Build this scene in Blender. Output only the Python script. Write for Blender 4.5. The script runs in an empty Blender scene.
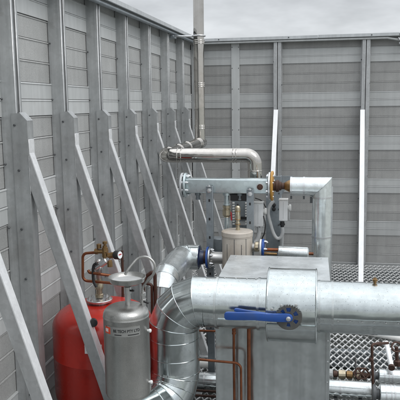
import bpy, bmesh, math, random
from mathutils import Vector, Matrix
random.seed(7)
V = Vector
sc = bpy.context.scene
COL = sc.collection
R_ = math.radians

# ------------------------------------------------------------------ camera
XD = V((0.98476144, 0.01209688, -0.17348942))
YD = V((0.17337887, -0.14624131, 0.97393698))
ZD = V((-0.01358972, -0.98917498, -0.14611015))
CAM_H = 1.5
FPX = 646.0
cd = bpy.data.cameras.new('camera')
cd.sensor_width = 36.0
cd.lens = FPX / 400 * 36.0
cd.clip_start = 0.05
cd.clip_end = 6000
cam = bpy.data.objects.new('camera', cd)
COL.objects.link(cam)
right = V((XD[0], YD[0], ZD[0])); down = V((XD[1], YD[1], ZD[1])); fwd = V((XD[2], YD[2], ZD[2]))
m = Matrix((( right[0], -down[0], -fwd[0], 0), (right[1], -down[1], -fwd[1], 0),
            (right[2], -down[2], -fwd[2], CAM_H), (0, 0, 0, 1)))
cam.matrix_world = m
sc.camera = cam


def P(u, v, Y):
    """survey helper: the point seen at (u, v) of the photo, Y metres along the left wall"""
    d = right * ((u - 200) / FPX) + down * ((v - 200) / FPX) + fwd
    t = Y / d[1]
    return V((0, 0, CAM_H)) + d * t


def PX(u, v, Y): return P(u, v, Y)[0]
def PZ(u, v, Y): return P(u, v, Y)[2]


# ------------------------------------------------------------------ mesh builder
def frame(axis):
    a = V(axis).normalized()
    h = V((0, 0, 1)) if abs(a[2]) < 0.9 else V((1, 0, 0))
    x = h.cross(a).normalized()
    return x, a.cross(x).normalized(), a


class MB:
    def __init__(s): s.v = []; s.f = []

    def add(s, vs, fs):
        o = len(s.v)
        s.v += [V(p) for p in vs]
        s.f += [tuple(i + o for i in f) for f in fs]
        return s

    def obox(s, c, ax, h):
        c = V(c); a = [V(k).normalized() * q for k, q in zip(ax, h)]
        vs = [c + a[0] * i + a[1] * j + a[2] * k for i in (-1, 1) for j in (-1, 1) for k in (-1, 1)]
        return s.add(vs, [(0, 1, 3, 2), (4, 6, 7, 5), (0, 4, 5, 1), (2, 3, 7, 6), (0, 2, 6, 4), (1, 5, 7, 3)])

    def box(s, x0, x1, y0, y1, z0, z1):
        return s.obox(((x0 + x1) / 2, (y0 + y1) / 2, (z0 + z1) / 2), ((1, 0, 0), (0, 1, 0), (0, 0, 1)),
                      (abs(x1 - x0) / 2, abs(y1 - y0) / 2, abs(z1 - z0) / 2))

    def prism(s, poly, vec):
        n = len(poly); vec = V(vec)
        vs = [V(p) for p in poly] + [V(p) + vec for p in poly]
        fs = [tuple(range(n))[::-1], tuple(range(n, 2 * n))]
        fs += [(i, (i + 1) % n, n + (i + 1) % n, n + i) for i in range(n)]
        return s.add(vs, fs)

    def rings(s, path, r, n=20, gored=False):
        path = [V(p) for p in path]
        k = len(path)
        rad = r if isinstance(r, (list, tuple)) else [r] * k
        tang = [(path[i + 1] - path[i]).normalized() for i in range(k - 1)]
        x, y, _ = frame(tang[0])
        out = []
        for i in range(k):
            t0 = tang[max(i - 1, 0)]; t1 = tang[min(i, k - 2)]
            if i > 0:
                q = t0.rotation_difference(t1)
            nrm = (t0 + t1).normalized()
            ring = []
            for j in range(n):
                a = 2 * math.pi * j / n
                p = (x * math.cos(a) + y * math.sin(a)) * rad[i]
                # slide along the incoming tangent onto the mitre plane
                p = p - t0 * (p.dot(nrm) / t0.dot(nrm))
                ring.append(path[i] + p)
            out.append(ring)
            if i > 0 and i < k - 1:
                x = q @ x; y = q @ y
        return out

    def tube(s, path, r, n=20, caps=True, gored=False):
        rs = s.rings(path, r, n)
        if gored:
            for a, b in zip(rs, rs[1:]):
                s.add(a + b, [(i, (i + 1) % n, n + (i + 1) % n, n + i) for i in range(n)])
            if caps:
                s.add(rs[0], [tuple(range(n))[::-1]]); s.add(rs[-1], [tuple(range(n))])
            return s
        vs = [p for q in rs for p in q]
        fs = []
        for k in range(len(rs) - 1):
            fs += [(k * n + i, k * n + (i + 1) % n, (k + 1) * n + (i + 1) % n, (k + 1) * n + i) for i in range(n)]
        if caps:
            fs += [tuple(range(n))[::-1], tuple(range((len(rs) - 1) * n, len(rs) * n))]
        return s.add(vs, fs)

    def lathe(s, prof, base, axis=(0, 0, 1), n=40):
        x, y, a = frame(axis); base = V(base)
        vs = []; fs = []
        for r, h in prof:
            r = max(r, 1e-5)
            for j in range(n):
                t = 2 * math.pi * j / n
                vs.append(base + a * h + (x * math.cos(t) + y * math.sin(t)) * r)
        for k in range(len(prof) - 1):
            fs += [(k * n + i, k * n + (i + 1) % n, (k + 1) * n + (i + 1) % n, (k + 1) * n + i) for i in range(n)]
        fs += [tuple(range(n))[::-1], tuple(range((len(prof) - 1) * n, len(prof) * n))]
        return s.add(vs, fs)

    def torus(s, c, axis, R, r, n=40, k=8):
        x, y, a = frame(axis); c = V(c); vs = []; fs = []
        for i in range(n):
            t = 2 * math.pi * i / n; d = x * math.cos(t) + y * math.sin(t)
            for j in range(k):
                p = 2 * math.pi * j / k
                vs.append(c + d * (R + r * math.cos(p)) + a * r * math.sin(p))
        for i in range(n):
            for j in range(k):
                fs.append((i * k + j, ((i + 1) % n) * k + j, ((i + 1) % n) * k + (j + 1) % k, i * k + (j + 1) % k))
        return s.add(vs, fs)

    def loop(s, ring, r, k=6):
        """bead that follows a closed ring of points"""
        n = len(ring); c = sum(ring, V()) / n; vs = []; fs = []
        for i in range(n):
            t = (ring[(i + 1) % n] - ring[i - 1]).normalized()
            d = (ring[i] - c).normalized(); b = t.cross(d).normalized()
            for j in range(k):
                p = 2 * math.pi * j / k
                vs.append(ring[i] + d * r * math.cos(p) + b * r * math.sin(p))
        for i in range(n):
            for j in range(k):
                fs.append((i * k + j, ((i + 1) % n) * k + j, ((i + 1) % n) * k + (j + 1) % k, i * k + (j + 1) % k))
        return s.add(vs, fs)

    def build(s, name, mat, parent=None, bevel=0.0, smooth=40, seg=1):
        org = ORG.get(parent, V((0, 0, 0)))
        me = bpy.data.meshes.new(name)
        bm = bmesh.new()
        vs = [bm.verts.new(p - org) for p in s.v]
        for f in s.f:
            try: bm.faces.new([vs[i] for i in f])
            except ValueError: pass
        bmesh.ops.recalc_face_normals(bm, faces=bm.faces)
        if bevel:
            es = [e for e in bm.edges if len(e.link_faces) == 2 and e.calc_face_angle(0) > R_(30)]
            bmesh.ops.bevel(bm, geom=es, offset=bevel, segments=seg, profile=0.5, affect='EDGES', clamp_overlap=True)
        bm.to_mesh(me); bm.free()
        if smooth:
            me.shade_smooth(); me.set_sharp_from_angle(angle=R_(smooth))
        me.materials.append(mat)
        o = bpy.data.objects.new(name, me)
        COL.objects.link(o)
        if parent: o.parent = parent
        ORG[o] = org
        return o


ORG = {}


def fillet(pts, rad, seg=8):
    pts = [V(p) for p in pts]
    out = [pts[0]]
    for i in range(1, len(pts) - 1):
        a = (pts[i - 1] - pts[i]); b = (pts[i + 1] - pts[i])
        r = rad[i - 1] if isinstance(rad, (list, tuple)) else rad
        ang = a.angle(b)
        if ang > 3.1 or r <= 0:
            out.append(pts[i]); continue
        d = min(r / math.tan(ang / 2), a.length * .49, b.length * .49)
        an = a.normalized(); bn = b.normalized()
        rr = d * math.tan(ang / 2)
        cen = pts[i] + (an + bn).normalized() * (rr / math.sin(ang / 2))
        p0 = pts[i] + an * d - cen; p1 = pts[i] + bn * d - cen
        th = p0.angle(p1); axis = p0.cross(p1).normalized()
        for k in range(seg + 1):
            out.append(cen + Matrix.Rotation(th * k / seg, 3, axis) @ p0)
    out.append(pts[-1])
    return out


def smooth_path(pts, sub=6):
    """Catmull-Rom through the points"""
    pts = [V(p) for p in pts]
    q = [pts[0] * 2 - pts[1]] + pts + [pts[-1] * 2 - pts[-2]]
    out = []
    for i in range(1, len(q) - 2):
        a, b, c, d = q[i - 1:i + 3]
        for k in range(sub):
            t = k / sub
            out.append(.5 * ((2 * b) + (c - a) * t + (2 * a - 5 * b + 4 * c - d) * t * t + (3 * b - a - 3 * c + d) * t ** 3))
    out.append(pts[-1])
    return out


def thing(name, label, cat, loc, group=None):
    o = bpy.data.objects.new(name, None)
    o.empty_display_size = .05
    COL.objects.link(o)
    o.location = loc; ORG[o] = V(loc)
    return tag(o, label, cat, group)


def tag(o, label, cat, group=None):
    o['label'] = label; o['category'] = cat
    if group: o['group'] = group
    return o


def struct(o): o['kind'] = 'structure'; return o


def copy_tree(o, parent=None):
    c = o.copy(); COL.objects.link(c)
    if parent: c.parent = parent
    for ch in list(o.children): copy_tree(ch, c)
    return c


# ------------------------------------------------------------------ materials
def _n(nt, t, **kw):
    n = nt.nodes.new(t)
    for k, v in kw.items():
        if k in n.inputs: n.inputs[k].default_value = v
        else: setattr(n, k, v)
    return n


def make_mat(name, col, metal=0.0, rough=.5, var=.08, vscale=6, streak=0.0, spangle=0.0, spscale=90,
             dent=0.0, dscale=7, grain=0.0, gscale=300, drops=0.0, rvar=.1, perf=0.0, dirt=None, dirt_amt=0.0,
             coat=0.0, dropscale=70, objvar=0.0):
    mt = bpy.data.materials.new(name); mt.use_nodes = True
    nt = mt.node_tree; L = nt.links
    b = nt.nodes['Principled BSDF']
    b.inputs['Metallic'].default_value = metal
    b.inputs['Roughness'].default_value = rough
    if coat:
        b.inputs['Coat Weight'].default_value = coat; b.inputs['Coat Roughness'].default_value = .08
    tc = _n(nt, 'ShaderNodeTexCoord'); co = tc.outputs['Object']
    val = None

    def mul(a, x):
        if a is None: return x
        n = _n(nt, 'ShaderNodeMath', operation='MULTIPLY'); L.new(a, n.inputs[0]); L.new(x, n.inputs[1]); return n.outputs[0]

    def rng(src, lo, hi, f0=0., f1=1.):
        n = _n(nt, 'ShaderNodeMapRange'); L.new(src, n.inputs[0])
        n.inputs[1].default_value = f0; n.inputs[2].default_value = f1
        n.inputs[3].default_value = lo; n.inputs[4].default_value = hi; return n.outputs[0]
    no = _n(nt, 'ShaderNodeTexNoise'); no.inputs['Scale'].default_value = vscale; no.inputs['Detail'].default_value = 6
    no.inputs['Roughness'].default_value = .65
    L.new(co, no.inputs['Vector'])
    val = rng(no.outputs[0], 1 - var, 1 + var, .3, .7)
    if streak:
        mp = _n(nt, 'ShaderNodeMapping'); mp.inputs['Scale'].default_value = (38, 38, 1.6); L.new(co, mp.inputs[0])
        s = _n(nt, 'ShaderNodeTexNoise'); s.inputs['Scale'].default_value = 1; s.inputs['Detail'].default_value = 4
        L.new(mp.outputs[0], s.inputs['Vector'])
        val = mul(val, rng(s.outputs[0], 1 - streak, 1 + streak * .5, .35, .65))
    if spangle:
        vo = _n(nt, 'ShaderNodeTexVoronoi'); vo.inputs['Scale'].default_value = spscale; L.new(co, vo.inputs['Vector'])
        sp = _n(nt, 'ShaderNodeSeparateColor'); L.new(vo.outputs['Color'], sp.inputs[0])
        val = mul(val, rng(sp.outputs[0], 1 - spangle, 1 + spangle))
    if grain:
        g = _n(nt, 'ShaderNodeTexNoise'); g.inputs['Scale'].default_value = gscale; g.inputs['Detail'].default_value = 2
        L.new(co, g.inputs['Vector'])
        val = mul(val, rng(g.outputs[0], 1 - grain, 1 + grain, .3, .7))
    if objvar:
        oi = _n(nt, 'ShaderNodeObjectInfo')
        val = mul(val, rng(oi.outputs['Random'], 1 - objvar, 1 + objvar))
    if perf:
        mp = _n(nt, 'ShaderNodeMapping'); mp.inputs['Scale'].default_value = (190, 190, 190); L.new(co, mp.inputs[0])
        fr = _n(nt, 'ShaderNodeVectorMath', operation='FRACTION'); L.new(mp.outputs[0], fr.inputs[0])
        sb = _n(nt, 'ShaderNodeVectorMath', operation='SUBTRACT'); sb.inputs[1].default_value = (.5, .5, .5); L.new(fr.outputs[0], sb.inputs[0])
        # distance in the panel plane: pick the two widest varying axes through max of x and y
        sx = _n(nt, 'ShaderNodeSeparateXYZ'); L.new(sb.outputs[0], sx.inputs[0])
        axn = sx.outputs[0] if perf > 0 else sx.outputs[1]
        cmb = _n(nt, 'ShaderNodeCombineXYZ'); L.new(axn, cmb.inputs[0]); L.new(sx.outputs[2], cmb.inputs[1])
        ln = _n(nt, 'ShaderNodeVectorMath', operation='LENGTH'); L.new(cmb.outputs[0], ln.inputs[0])
        val = mul(val, rng(ln.outputs['Value'], 1 - abs(perf), 1, .26, .34))
    dm = None
    if drops:
        vd = _n(nt, 'ShaderNodeTexVoronoi'); vd.inputs['Scale'].default_value = dropscale; L.new(co, vd.inputs['Vector'])
        sd = _n(nt, 'ShaderNodeSeparateColor'); L.new(vd.outputs['Color'], sd.inputs[0])
        thr = rng(sd.outputs[1], 0.0, .27, .66, 1.0)
        lt = _n(nt, 'ShaderNodeMath', operation='LESS_THAN'); L.new(vd.outputs['Distance'], lt.inputs[0]); L.new(thr, lt.inputs[1])
        dm = lt.outputs[0]
        val = mul(val, rng(dm, 1, 1 - drops))
    cm = _n(nt, 'ShaderNodeMix', data_type='RGBA', blend_type='MULTIPLY')
    cm.inputs[0].default_value = 1
    cm.inputs[6].default_value = (*col, 1)
    L.new(val, cm.inputs[7])
    outc = cm.outputs[2]
    if dirt:
        dn = _n(nt, 'ShaderNodeTexNoise'); dn.inputs['Scale'].default_value = 9; dn.inputs['Detail'].default_value = 8
        dn.inputs['Roughness'].default_value = .7; L.new(co, dn.inputs['Vector'])
        mk = rng(dn.outputs[0], 0, dirt_amt, .5, .72)
        dx = _n(nt, 'ShaderNodeMix', data_type='RGBA'); L.new(mk, dx.inputs[0]); L.new(outc, dx.inputs[6]); dx.inputs[7].default_value = (*dirt, 1)
        outc = dx.outputs[2]
    L.new(outc, b.inputs['Base Color'])
    if rvar:
        rn = _n(nt, 'ShaderNodeTexNoise'); rn.inputs['Scale'].default_value = 11; rn.inputs['Detail'].default_value = 5; L.new(co, rn.inputs['Vector'])
        L.new(rng(rn.outputs[0], max(.03, rough - rvar), rough + rvar, .3, .7), b.inputs['Roughness'])
    h = None
    if dent:
        d = _n(nt, 'ShaderNodeTexNoise'); d.inputs['Scale'].default_value = dscale; d.inputs['Detail'].default_value = 2; L.new(co, d.inputs['Vector'])
        bp = _n(nt, 'ShaderNodeBump'); bp.inputs['Strength'].default_value = 1; bp.inputs['Distance'].default_value = dent
        L.new(d.outputs[0], bp.inputs['Height']); h = bp.outputs[0]
    if grain:
        bp = _n(nt, 'ShaderNodeBump'); bp.inputs['Strength'].default_value = .25; bp.inputs['Distance'].default_value = .001
        L.new(g.outputs[0], bp.inputs['Height'])
        if h: L.new(h, bp.inputs['Normal'])
        h = bp.outputs[0]
    if drops:
        bp = _n(nt, 'ShaderNodeBump'); bp.inputs['Strength'].default_value = .5; bp.inputs['Distance'].default_value = .002
        L.new(dm, bp.inputs['Height'])
        if h: L.new(h, bp.inputs['Normal'])
        h = bp.outputs[0]
    if h: L.new(h, b.inputs['Normal'])
    return mt


M = {}
M['clad'] = make_mat('galvanised_cladding', (.53, .575, .58), .97, .17, var=.09, spangle=.05, spscale=75, dent=.009, dscale=5, drops=.45, dropscale=190, rvar=.08, dirt=(.34, .36, .35), dirt_amt=.5)
M['casing'] = make_mat('galvanised_casing', (.53, .565, .565), .9, .19, var=.1, streak=.14, spangle=.05, spscale=60, dent=.030, dscale=2.0, drops=.35, dropscale=180, rvar=.08, dirt=(.36, .38, .38), dirt_amt=.45)
M['dull_clad'] = make_mat('weathered_cladding', (.66, .70, .705), .78, .22, var=.09, spangle=.06, spscale=75, dent=.009, dscale=5, drops=.35, dropscale=190, rvar=.09, dirt=(.44, .46, .45), dirt_amt=.5)
M['casing_top'] = make_mat('skylit_casing_top', (.60, .63, .64), .5, .33, var=.1, spangle=.05, spscale=60, dent=.008, dscale=4, drops=.3, dropscale=170, rvar=.12, dirt=(.40, .41, .41), dirt_amt=.4)  # lighter copy of the casing metal, overhead skylight put into its colour
M['post'] = make_mat('galvanised_post', (.44, .455, .46), .5, .38, var=.15, vscale=5, streak=.16, spangle=.05, spscale=70, dent=.003, dscale=5, rvar=.12, dirt=(.27, .265, .255), dirt_amt=.6, objvar=.07)
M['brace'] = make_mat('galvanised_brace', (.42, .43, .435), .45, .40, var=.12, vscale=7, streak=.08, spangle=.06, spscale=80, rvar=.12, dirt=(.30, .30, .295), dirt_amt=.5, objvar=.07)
M['skylit_zinc'] = make_mat('skylit_zinc_flange', (.72, .73, .74), .3, .34, var=.1, vscale=9, streak=.06, spangle=.05, drops=.2, dropscale=230, rvar=.1, dirt=(.5, .5, .5), dirt_amt=.4)  # paler than the brace web: sky shine painted into the colour
M['white_steel'] = make_mat('white_brace', (.78, .79, .80), .05, .4, var=.05, vscale=8, streak=.05)
M['header'] = make_mat('galvanised_header', (.53, .60, .615), .75, .33, var=.1, spangle=.08, spscale=60, rvar=.1, drops=.15, dropscale=190)
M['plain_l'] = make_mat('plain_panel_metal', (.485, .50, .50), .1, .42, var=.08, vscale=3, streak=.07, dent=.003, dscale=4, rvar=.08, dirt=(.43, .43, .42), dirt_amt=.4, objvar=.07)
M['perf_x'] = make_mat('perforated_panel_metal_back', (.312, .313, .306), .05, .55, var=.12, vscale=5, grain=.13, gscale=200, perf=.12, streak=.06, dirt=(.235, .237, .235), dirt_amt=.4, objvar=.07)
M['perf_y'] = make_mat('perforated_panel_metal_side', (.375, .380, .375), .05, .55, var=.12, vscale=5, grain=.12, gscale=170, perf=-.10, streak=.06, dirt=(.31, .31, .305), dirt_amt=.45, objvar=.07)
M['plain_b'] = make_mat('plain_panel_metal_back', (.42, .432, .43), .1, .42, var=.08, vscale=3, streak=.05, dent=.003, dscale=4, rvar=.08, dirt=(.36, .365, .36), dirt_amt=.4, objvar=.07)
M['gap'] = make_mat('dark_gap', (.10, .10, .10), 0, .8)
M['cap'] = make_mat('capping_metal', (.50, .52, .53), .5, .4, var=.1, streak=.08)
M['stainless'] = make_mat('stainless_steel', (.52, .50, .47), 1, .09, var=.06, streak=.06, dent=.002, dscale=9, rvar=.04, dirt=(.30, .27, .23), dirt_amt=.4)
M['vessel'] = make_mat('brushed_vessel_steel', (.40, .40, .385), .9, .37, var=.12, vscale=9, streak=.08, grain=.08, drops=.25, dropscale=220, rvar=.09)
M['steel'] = make_mat('plain_steel', (.5, .5, .49), .9, .33, var=.15, vscale=20, dirt=(.2, .17, .13), dirt_amt=.3)
M['zinc'] = make_mat('zinc_bolt', (.6, .61, .62), .9, .3, var=.1, vscale=30)
M['darksteel'] = make_mat('dark_steel', (.10, .105, .11), .5, .5, var=.2, vscale=20)
M['strut'] = make_mat('grey_strut', (.25, .28, .30), .6, .45, var=.15, vscale=10, spangle=.06)
M['red'] = make_mat('red_paint', (.39, .018, .010), 0, .30, var=.1, vscale=4, coat=.12, rvar=.08, dent=.002, dscale=6, drops=.15, dropscale=210, dirt=(.19, .010, .008), dirt_amt=.6)
M['brass'] = make_mat('aged_brass', (.27, .17, .08), .9, .38, var=.25, vscale=40, dirt=(.10, .06, .03), dirt_amt=.5)
M['palebrass'] = make_mat('nickel_brass', (.48, .42, .31), .9, .32, var=.2, vscale=40, dirt=(.22, .17, .10), dirt_amt=.5)
M['copper'] = make_mat('weathered_copper', (.27, .10, .05), .8, .36, var=.2, vscale=25, dirt=(.11, .05, .03), dirt_amt=.7)
M['rust'] = make_mat('rusted_iron', (.065, .032, .022), .35, .5, var=.3, vscale=40, dirt=(.035, .022, .018), dirt_amt=.7)
M['blue'] = make_mat('blue_plastic', (.018, .075, .30), 0, .33, var=.12, vscale=20, drops=.2, dropscale=220, dirt=(.05, .08, .16), dirt_amt=.5)
M['darkblue'] = make_mat('dark_blue_wrap', (.02, .03, .07), 0, .4, var=.2, vscale=30)
M['yellow'] = make_mat('yellow_ring', (.42, .22, .04), 0, .5, var=.15, vscale=30)
M['beige'] = make_mat('beige_jacket', (.50, .455, .40), .15, .45, var=.1, vscale=10, streak=.06, drops=.12, dirt=(.33, .24, .15), dirt_amt=.45)
M['greybox'] = make_mat('grey_plastic', (.72, .73, .73), 0, .4, var=.06, vscale=15)
M['conduit'] = make_mat('grey_conduit', (.42, .43, .43), 0, .5, var=.1, vscale=30)
M['black'] = make_mat('black_plastic', (.015, .015, .016), 0, .4, var=.15)
M['white'] = make_mat('white_label', (.75, .76, .77), 0, .4, var=.04)
M['offwhite'] = make_mat('off_white_plastic', (.72, .72, .70), 0, .4, var=.05)
M['orange'] = make_mat('orange_mark', (.62, .07, .025), 0, .4, var=.03)
M['ink'] = make_mat('black_ink', (.02, .02, .022), 0, .5)
M['platelabel'] = make_mat('label_plate', (.33, .335, .325), .6, .42, var=.08, vscale=20)
M['redplastic'] = make_mat('red_plastic', (.4, .02, .03), 0, .4)
M['plate'] = make_mat('notched_plate_steel', (.11, .11, .105), .5, .5, var=.2, vscale=40, dirt=(.10, .08, .06), dirt_amt=.4)
M['grate'] = make_mat('galvanised_grating', (.70, .71, .71), .35, .34, var=.2, vscale=30, dirt=(.25, .24, .22), dirt_amt=.5)
M['deck'] = make_mat('wet_roof_deck', (.035, .040, .035), 0, .35, var=.35, vscale=3, rvar=.2, dirt=(.03, .033, .03), dirt_amt=.7)
M['grass'] = make_mat('pale_concrete_yard', (.27, .28, .26), 0, .7, var=.25, vscale=.5, dirt=(.16, .18, .12), dirt_amt=.5)

# ------------------------------------------------------------------ sky and light
SUN_EL, SUN_AZ = 48, 118          # degrees; azimuth clockwise from +Y
w = bpy.data.worlds.new('World'); sc.world = w; w.use_nodes = True
nt = w.node_tree; nt.nodes.clear(); L = nt.links
out = nt.nodes.new('ShaderNodeOutputWorld')
sky = nt.nodes.new('ShaderNodeTexSky'); sky.sky_type = 'NISHITA'; sky.sun_disc = False
sky.sun_elevation = R_(SUN_EL); sky.sun_rotation = R_(SUN_AZ)
b1 = nt.nodes.new('ShaderNodeBackground'); b1.inputs[1].default_value = .10; L.new(sky.outputs[0], b1.inputs[0])
tc = nt.nodes.new('ShaderNodeTexCoord')
sep = nt.nodes.new('ShaderNodeSeparateXYZ'); L.new(tc.outputs['Generated'], sep.inputs[0])
zc = nt.nodes.new('ShaderNodeMath'); zc.operation = 'MAXIMUM'; L.new(sep.outputs[2], zc.inputs[0]); zc.inputs[1].default_value = 0
zd = nt.nodes.new('ShaderNodeMath'); zd.operation = 'ADD'; L.new(zc.outputs[0], zd.inputs[0]); zd.inputs[1].default_value = .22
pr = nt.nodes.new('ShaderNodeVectorMath'); pr.operation = 'DIVIDE'; L.new(tc.outputs['Generated'], pr.inputs[0])
cb = nt.nodes.new('ShaderNodeCombineXYZ')
for i in range(3): L.new(zd.outputs[0], cb.inputs[i])
L.new(cb.outputs[0], pr.inputs[1])
cn = nt.nodes.new('ShaderNodeTexNoise'); cn.inputs['Scale'].default_value = 2.8; cn.inputs['Detail'].default_value = 7; cn.inputs['Roughness'].default_value = .55
L.new(pr.outputs[0], cn.inputs['Vector'])
cr = nt.nodes.new('ShaderNodeMapRange'); L.new(cn.outputs[0], cr.inputs[0])
cr.inputs[1].default_value = .3; cr.inputs[2].default_value = .7; cr.inputs[3].default_value = .79; cr.inputs[4].default_value = 1.14
gz = nt.nodes.new('ShaderNodeMapRange'); L.new(zc.outputs[0], gz.inputs[0])   # an overcast sky is brighter overhead
gz.inputs[1].default_value = .14; gz.inputs[2].default_value = 1; gz.inputs[3].default_value = .79; gz.inputs[4].default_value = 2.3
ml = nt.nodes.new('ShaderNodeMath'); ml.operation = 'MULTIPLY'; L.new(cr.outputs[0], ml.inputs[0]); L.new(gz.outputs[0], ml.inputs[1])
b2 = nt.nodes.new('ShaderNodeBackground'); b2.inputs[0].default_value = (.945, .97, 1.0, 1); L.new(ml.outputs[0], b2.inputs[1])
mx = nt.nodes.new('ShaderNodeMixShader'); mx.inputs[0].default_value = .88
L.new(b1.outputs[0], mx.inputs[1]); L.new(b2.outputs[0], mx.inputs[2]); L.new(mx.outputs[0], out.inputs[0])

sd = bpy.data.lights.new('sun', 'SUN'); sd.energy = 1.3; sd.angle = R_(30); sd.color = (1, .975, .94)
so = bpy.data.objects.new('sun', sd); COL.objects.link(so)
az, el = R_(SUN_AZ), R_(SUN_EL)
to_sun = V((math.sin(az) * math.cos(el), math.cos(az) * math.cos(el), math.sin(el)))
so.rotation_euler = to_sun.to_track_quat('Z', 'Y').to_euler(); so.location = to_sun * 20
vs_ = sc.view_settings
sc.display_settings.display_device = 'sRGB'
vs_.view_transform = 'Standard'; vs_.look = 'None'; vs_.exposure = 0.0; vs_.gamma = 1; vs_.use_curve_mapping = False

# ------------------------------------------------------------------ ground, deck, grating floor
g = MB(); n_ = 24
g.add([(-2500, -2500, -.9), (2500, -2500, -.9), (2500, 2500, -.9), (-2500, 2500, -.9)], [(0, 1, 2, 3)])
struct(g.build('ground', M['grass'], smooth=0))
struct(MB().box(-1.4, 3.2, -1.0, 6.4, -.88, -.13).build('roof_deck', M['deck'], smooth=0))
g = MB()
CW, CL = .0405, .094                       # mesh opening, across and along
x0, x1, y0, y1 = -1.12, 1.5, 1.2, 6.06
nx = int((x1 - x0) / CW); ny = int((y1 - y0) / (CL / 2))
for i in range(2 * nx):
    for j in range(ny):
        xa = x0 + i * CW / 2 + CW / 4 * (-1) ** (i + j)
        xb = x0 + i * CW / 2 + CW / 4 * (-1) ** (i + j + 1)
        a = V((xa, y0 + j * CL / 2, 0)); b = V((xb, y0 + (j + 1) * CL / 2, 0))
        d = (b - a).normalized(); nrm = V((-d[1], d[0], 0)) * .0024
        zt = V((0, 0, -.007)); tl = V((0, 0, .0012 * (1 if i % 2 else -1)))
        vs = [a + nrm + tl, b + nrm + tl, b - nrm - tl, a - nrm - tl]
        g.add(vs + [p + zt for p in vs], [(0, 1, 2, 3), (0, 4, 5, 1), (3, 2, 6, 7)])
struct(g.build('floor', M['grate'], smooth=0))
g = MB()
for y in (1.9, 2.9, 3.9, 4.9, 5.9): g.box(-1.1, 1.5, y, y + .05, -.125, -.02)
struct(g.build('floor', M['strut'], smooth=0, bevel=.003))

# ------------------------------------------------------------------ cladding walls
WX = -1.131; WY = 6.098
bands = []                                  # z0, z1, plain?
zs = [(.02, .10, 0)]
for k in range(-1, 5):
    b0 = .274 + .3965 * k                   # bottom of the plain pair
    zs_ = [(b0, b0 + .0675, 1), (b0 + .0675, b0 + .135, 1), (b0 + .135, b0 + .222, 0), (b0 + .222, b0 + .309, 0), (b0 + .309, b0 + .3965, 0)]
    bands += zs_
# the left wall's top edge falls slightly towards the camera
pa = P(104, 1.5, 1); ta = (WX + .04) / pa[0]; pa = V((pa[0] * ta, ta, CAM_H + (pa[2] - CAM_H) * ta))
pb = P(188, 38, 1); tb = (WX + .04) / pb[0]; pb = V((pb[0] * tb, tb, CAM_H + (pb[2] - CAM_H) * tb))


def ztop_left(y): return pa[2] + (pb[2] - pa[2]) * (y - pa[1]) / (pb[1] - pa[1])


ZT_BACK = 2.085
lw = thing('cladding_wall', 'long banded grey metal wall on the left, with white diagonal braces against its posts', 'wall', (WX, 3.5, 0))
bw = thing('cladding_wall', 'banded grey metal wall across the back, behind the vertical duct', 'wall', (.3, WY, 0))
for z0, z1, plain in bands:
    if z1 < -.02: continue
    z0 = max(z0, -.06)
    gp = .0011
    off = .006 if plain else 0.0
    # left wall: profile in X/Z, run along Y, top cut to the sloping edge
    ya, yb = -.6, WY - .02
    if z0 < 2.0:
        top = lambda y: min(z1 - gp, ztop_left(y))
        f = WX + off; vs = []
        for y in (ya, (ya + yb) / 2, yb):
            t = top(y); t = max(t, z0 + .02)
            vs += [(f - .03, y, z0 + gp), (f, y, z0 + gp), (f, y, t - .007), (f + .0032, y, t - .0055), (f + .001, y, t), (f - .03, y, t)]
        fs = []
        for k in range(2):
            fs += [(k * 6 + i, k * 6 + (i + 1) % 6, k * 6 + 6 + (i + 1) % 6, k * 6 + 6 + i) for i in range(6)]
        fs += [(0, 1, 2, 3, 4, 5), (12, 13, 14, 15, 16, 17)]
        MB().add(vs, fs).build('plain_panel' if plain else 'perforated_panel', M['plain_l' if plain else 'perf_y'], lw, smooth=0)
    zt = min(z1, ZT_BACK)
    if z0 < ZT_BACK:
        f = WY - off
        prof = [(z0 + gp, f + .03), (z0 + gp, f), (zt - gp - .007, f), (zt - gp - .0055, f - .0032), (zt - gp, f - .001), (zt - gp, f + .03)]
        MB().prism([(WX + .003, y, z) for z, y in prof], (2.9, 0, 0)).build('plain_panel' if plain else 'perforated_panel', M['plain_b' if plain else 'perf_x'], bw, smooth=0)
MB().prism([(WX - .05, -.6, -.06), (WX - .05, WY + .05, -.06), (WX - .05, WY + .05, ztop_left(WY) + .0), (WX - .05, -.6, ztop_left(-.6))], (.018, 0, 0)).build('backing_sheet', M['gap'], lw, smooth=0)
MB().box(WX - .02, 1.8, WY + .031, WY + .05, -.06, ZT_BACK).build('backing_sheet', M['gap'], bw, smooth=0)
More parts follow.
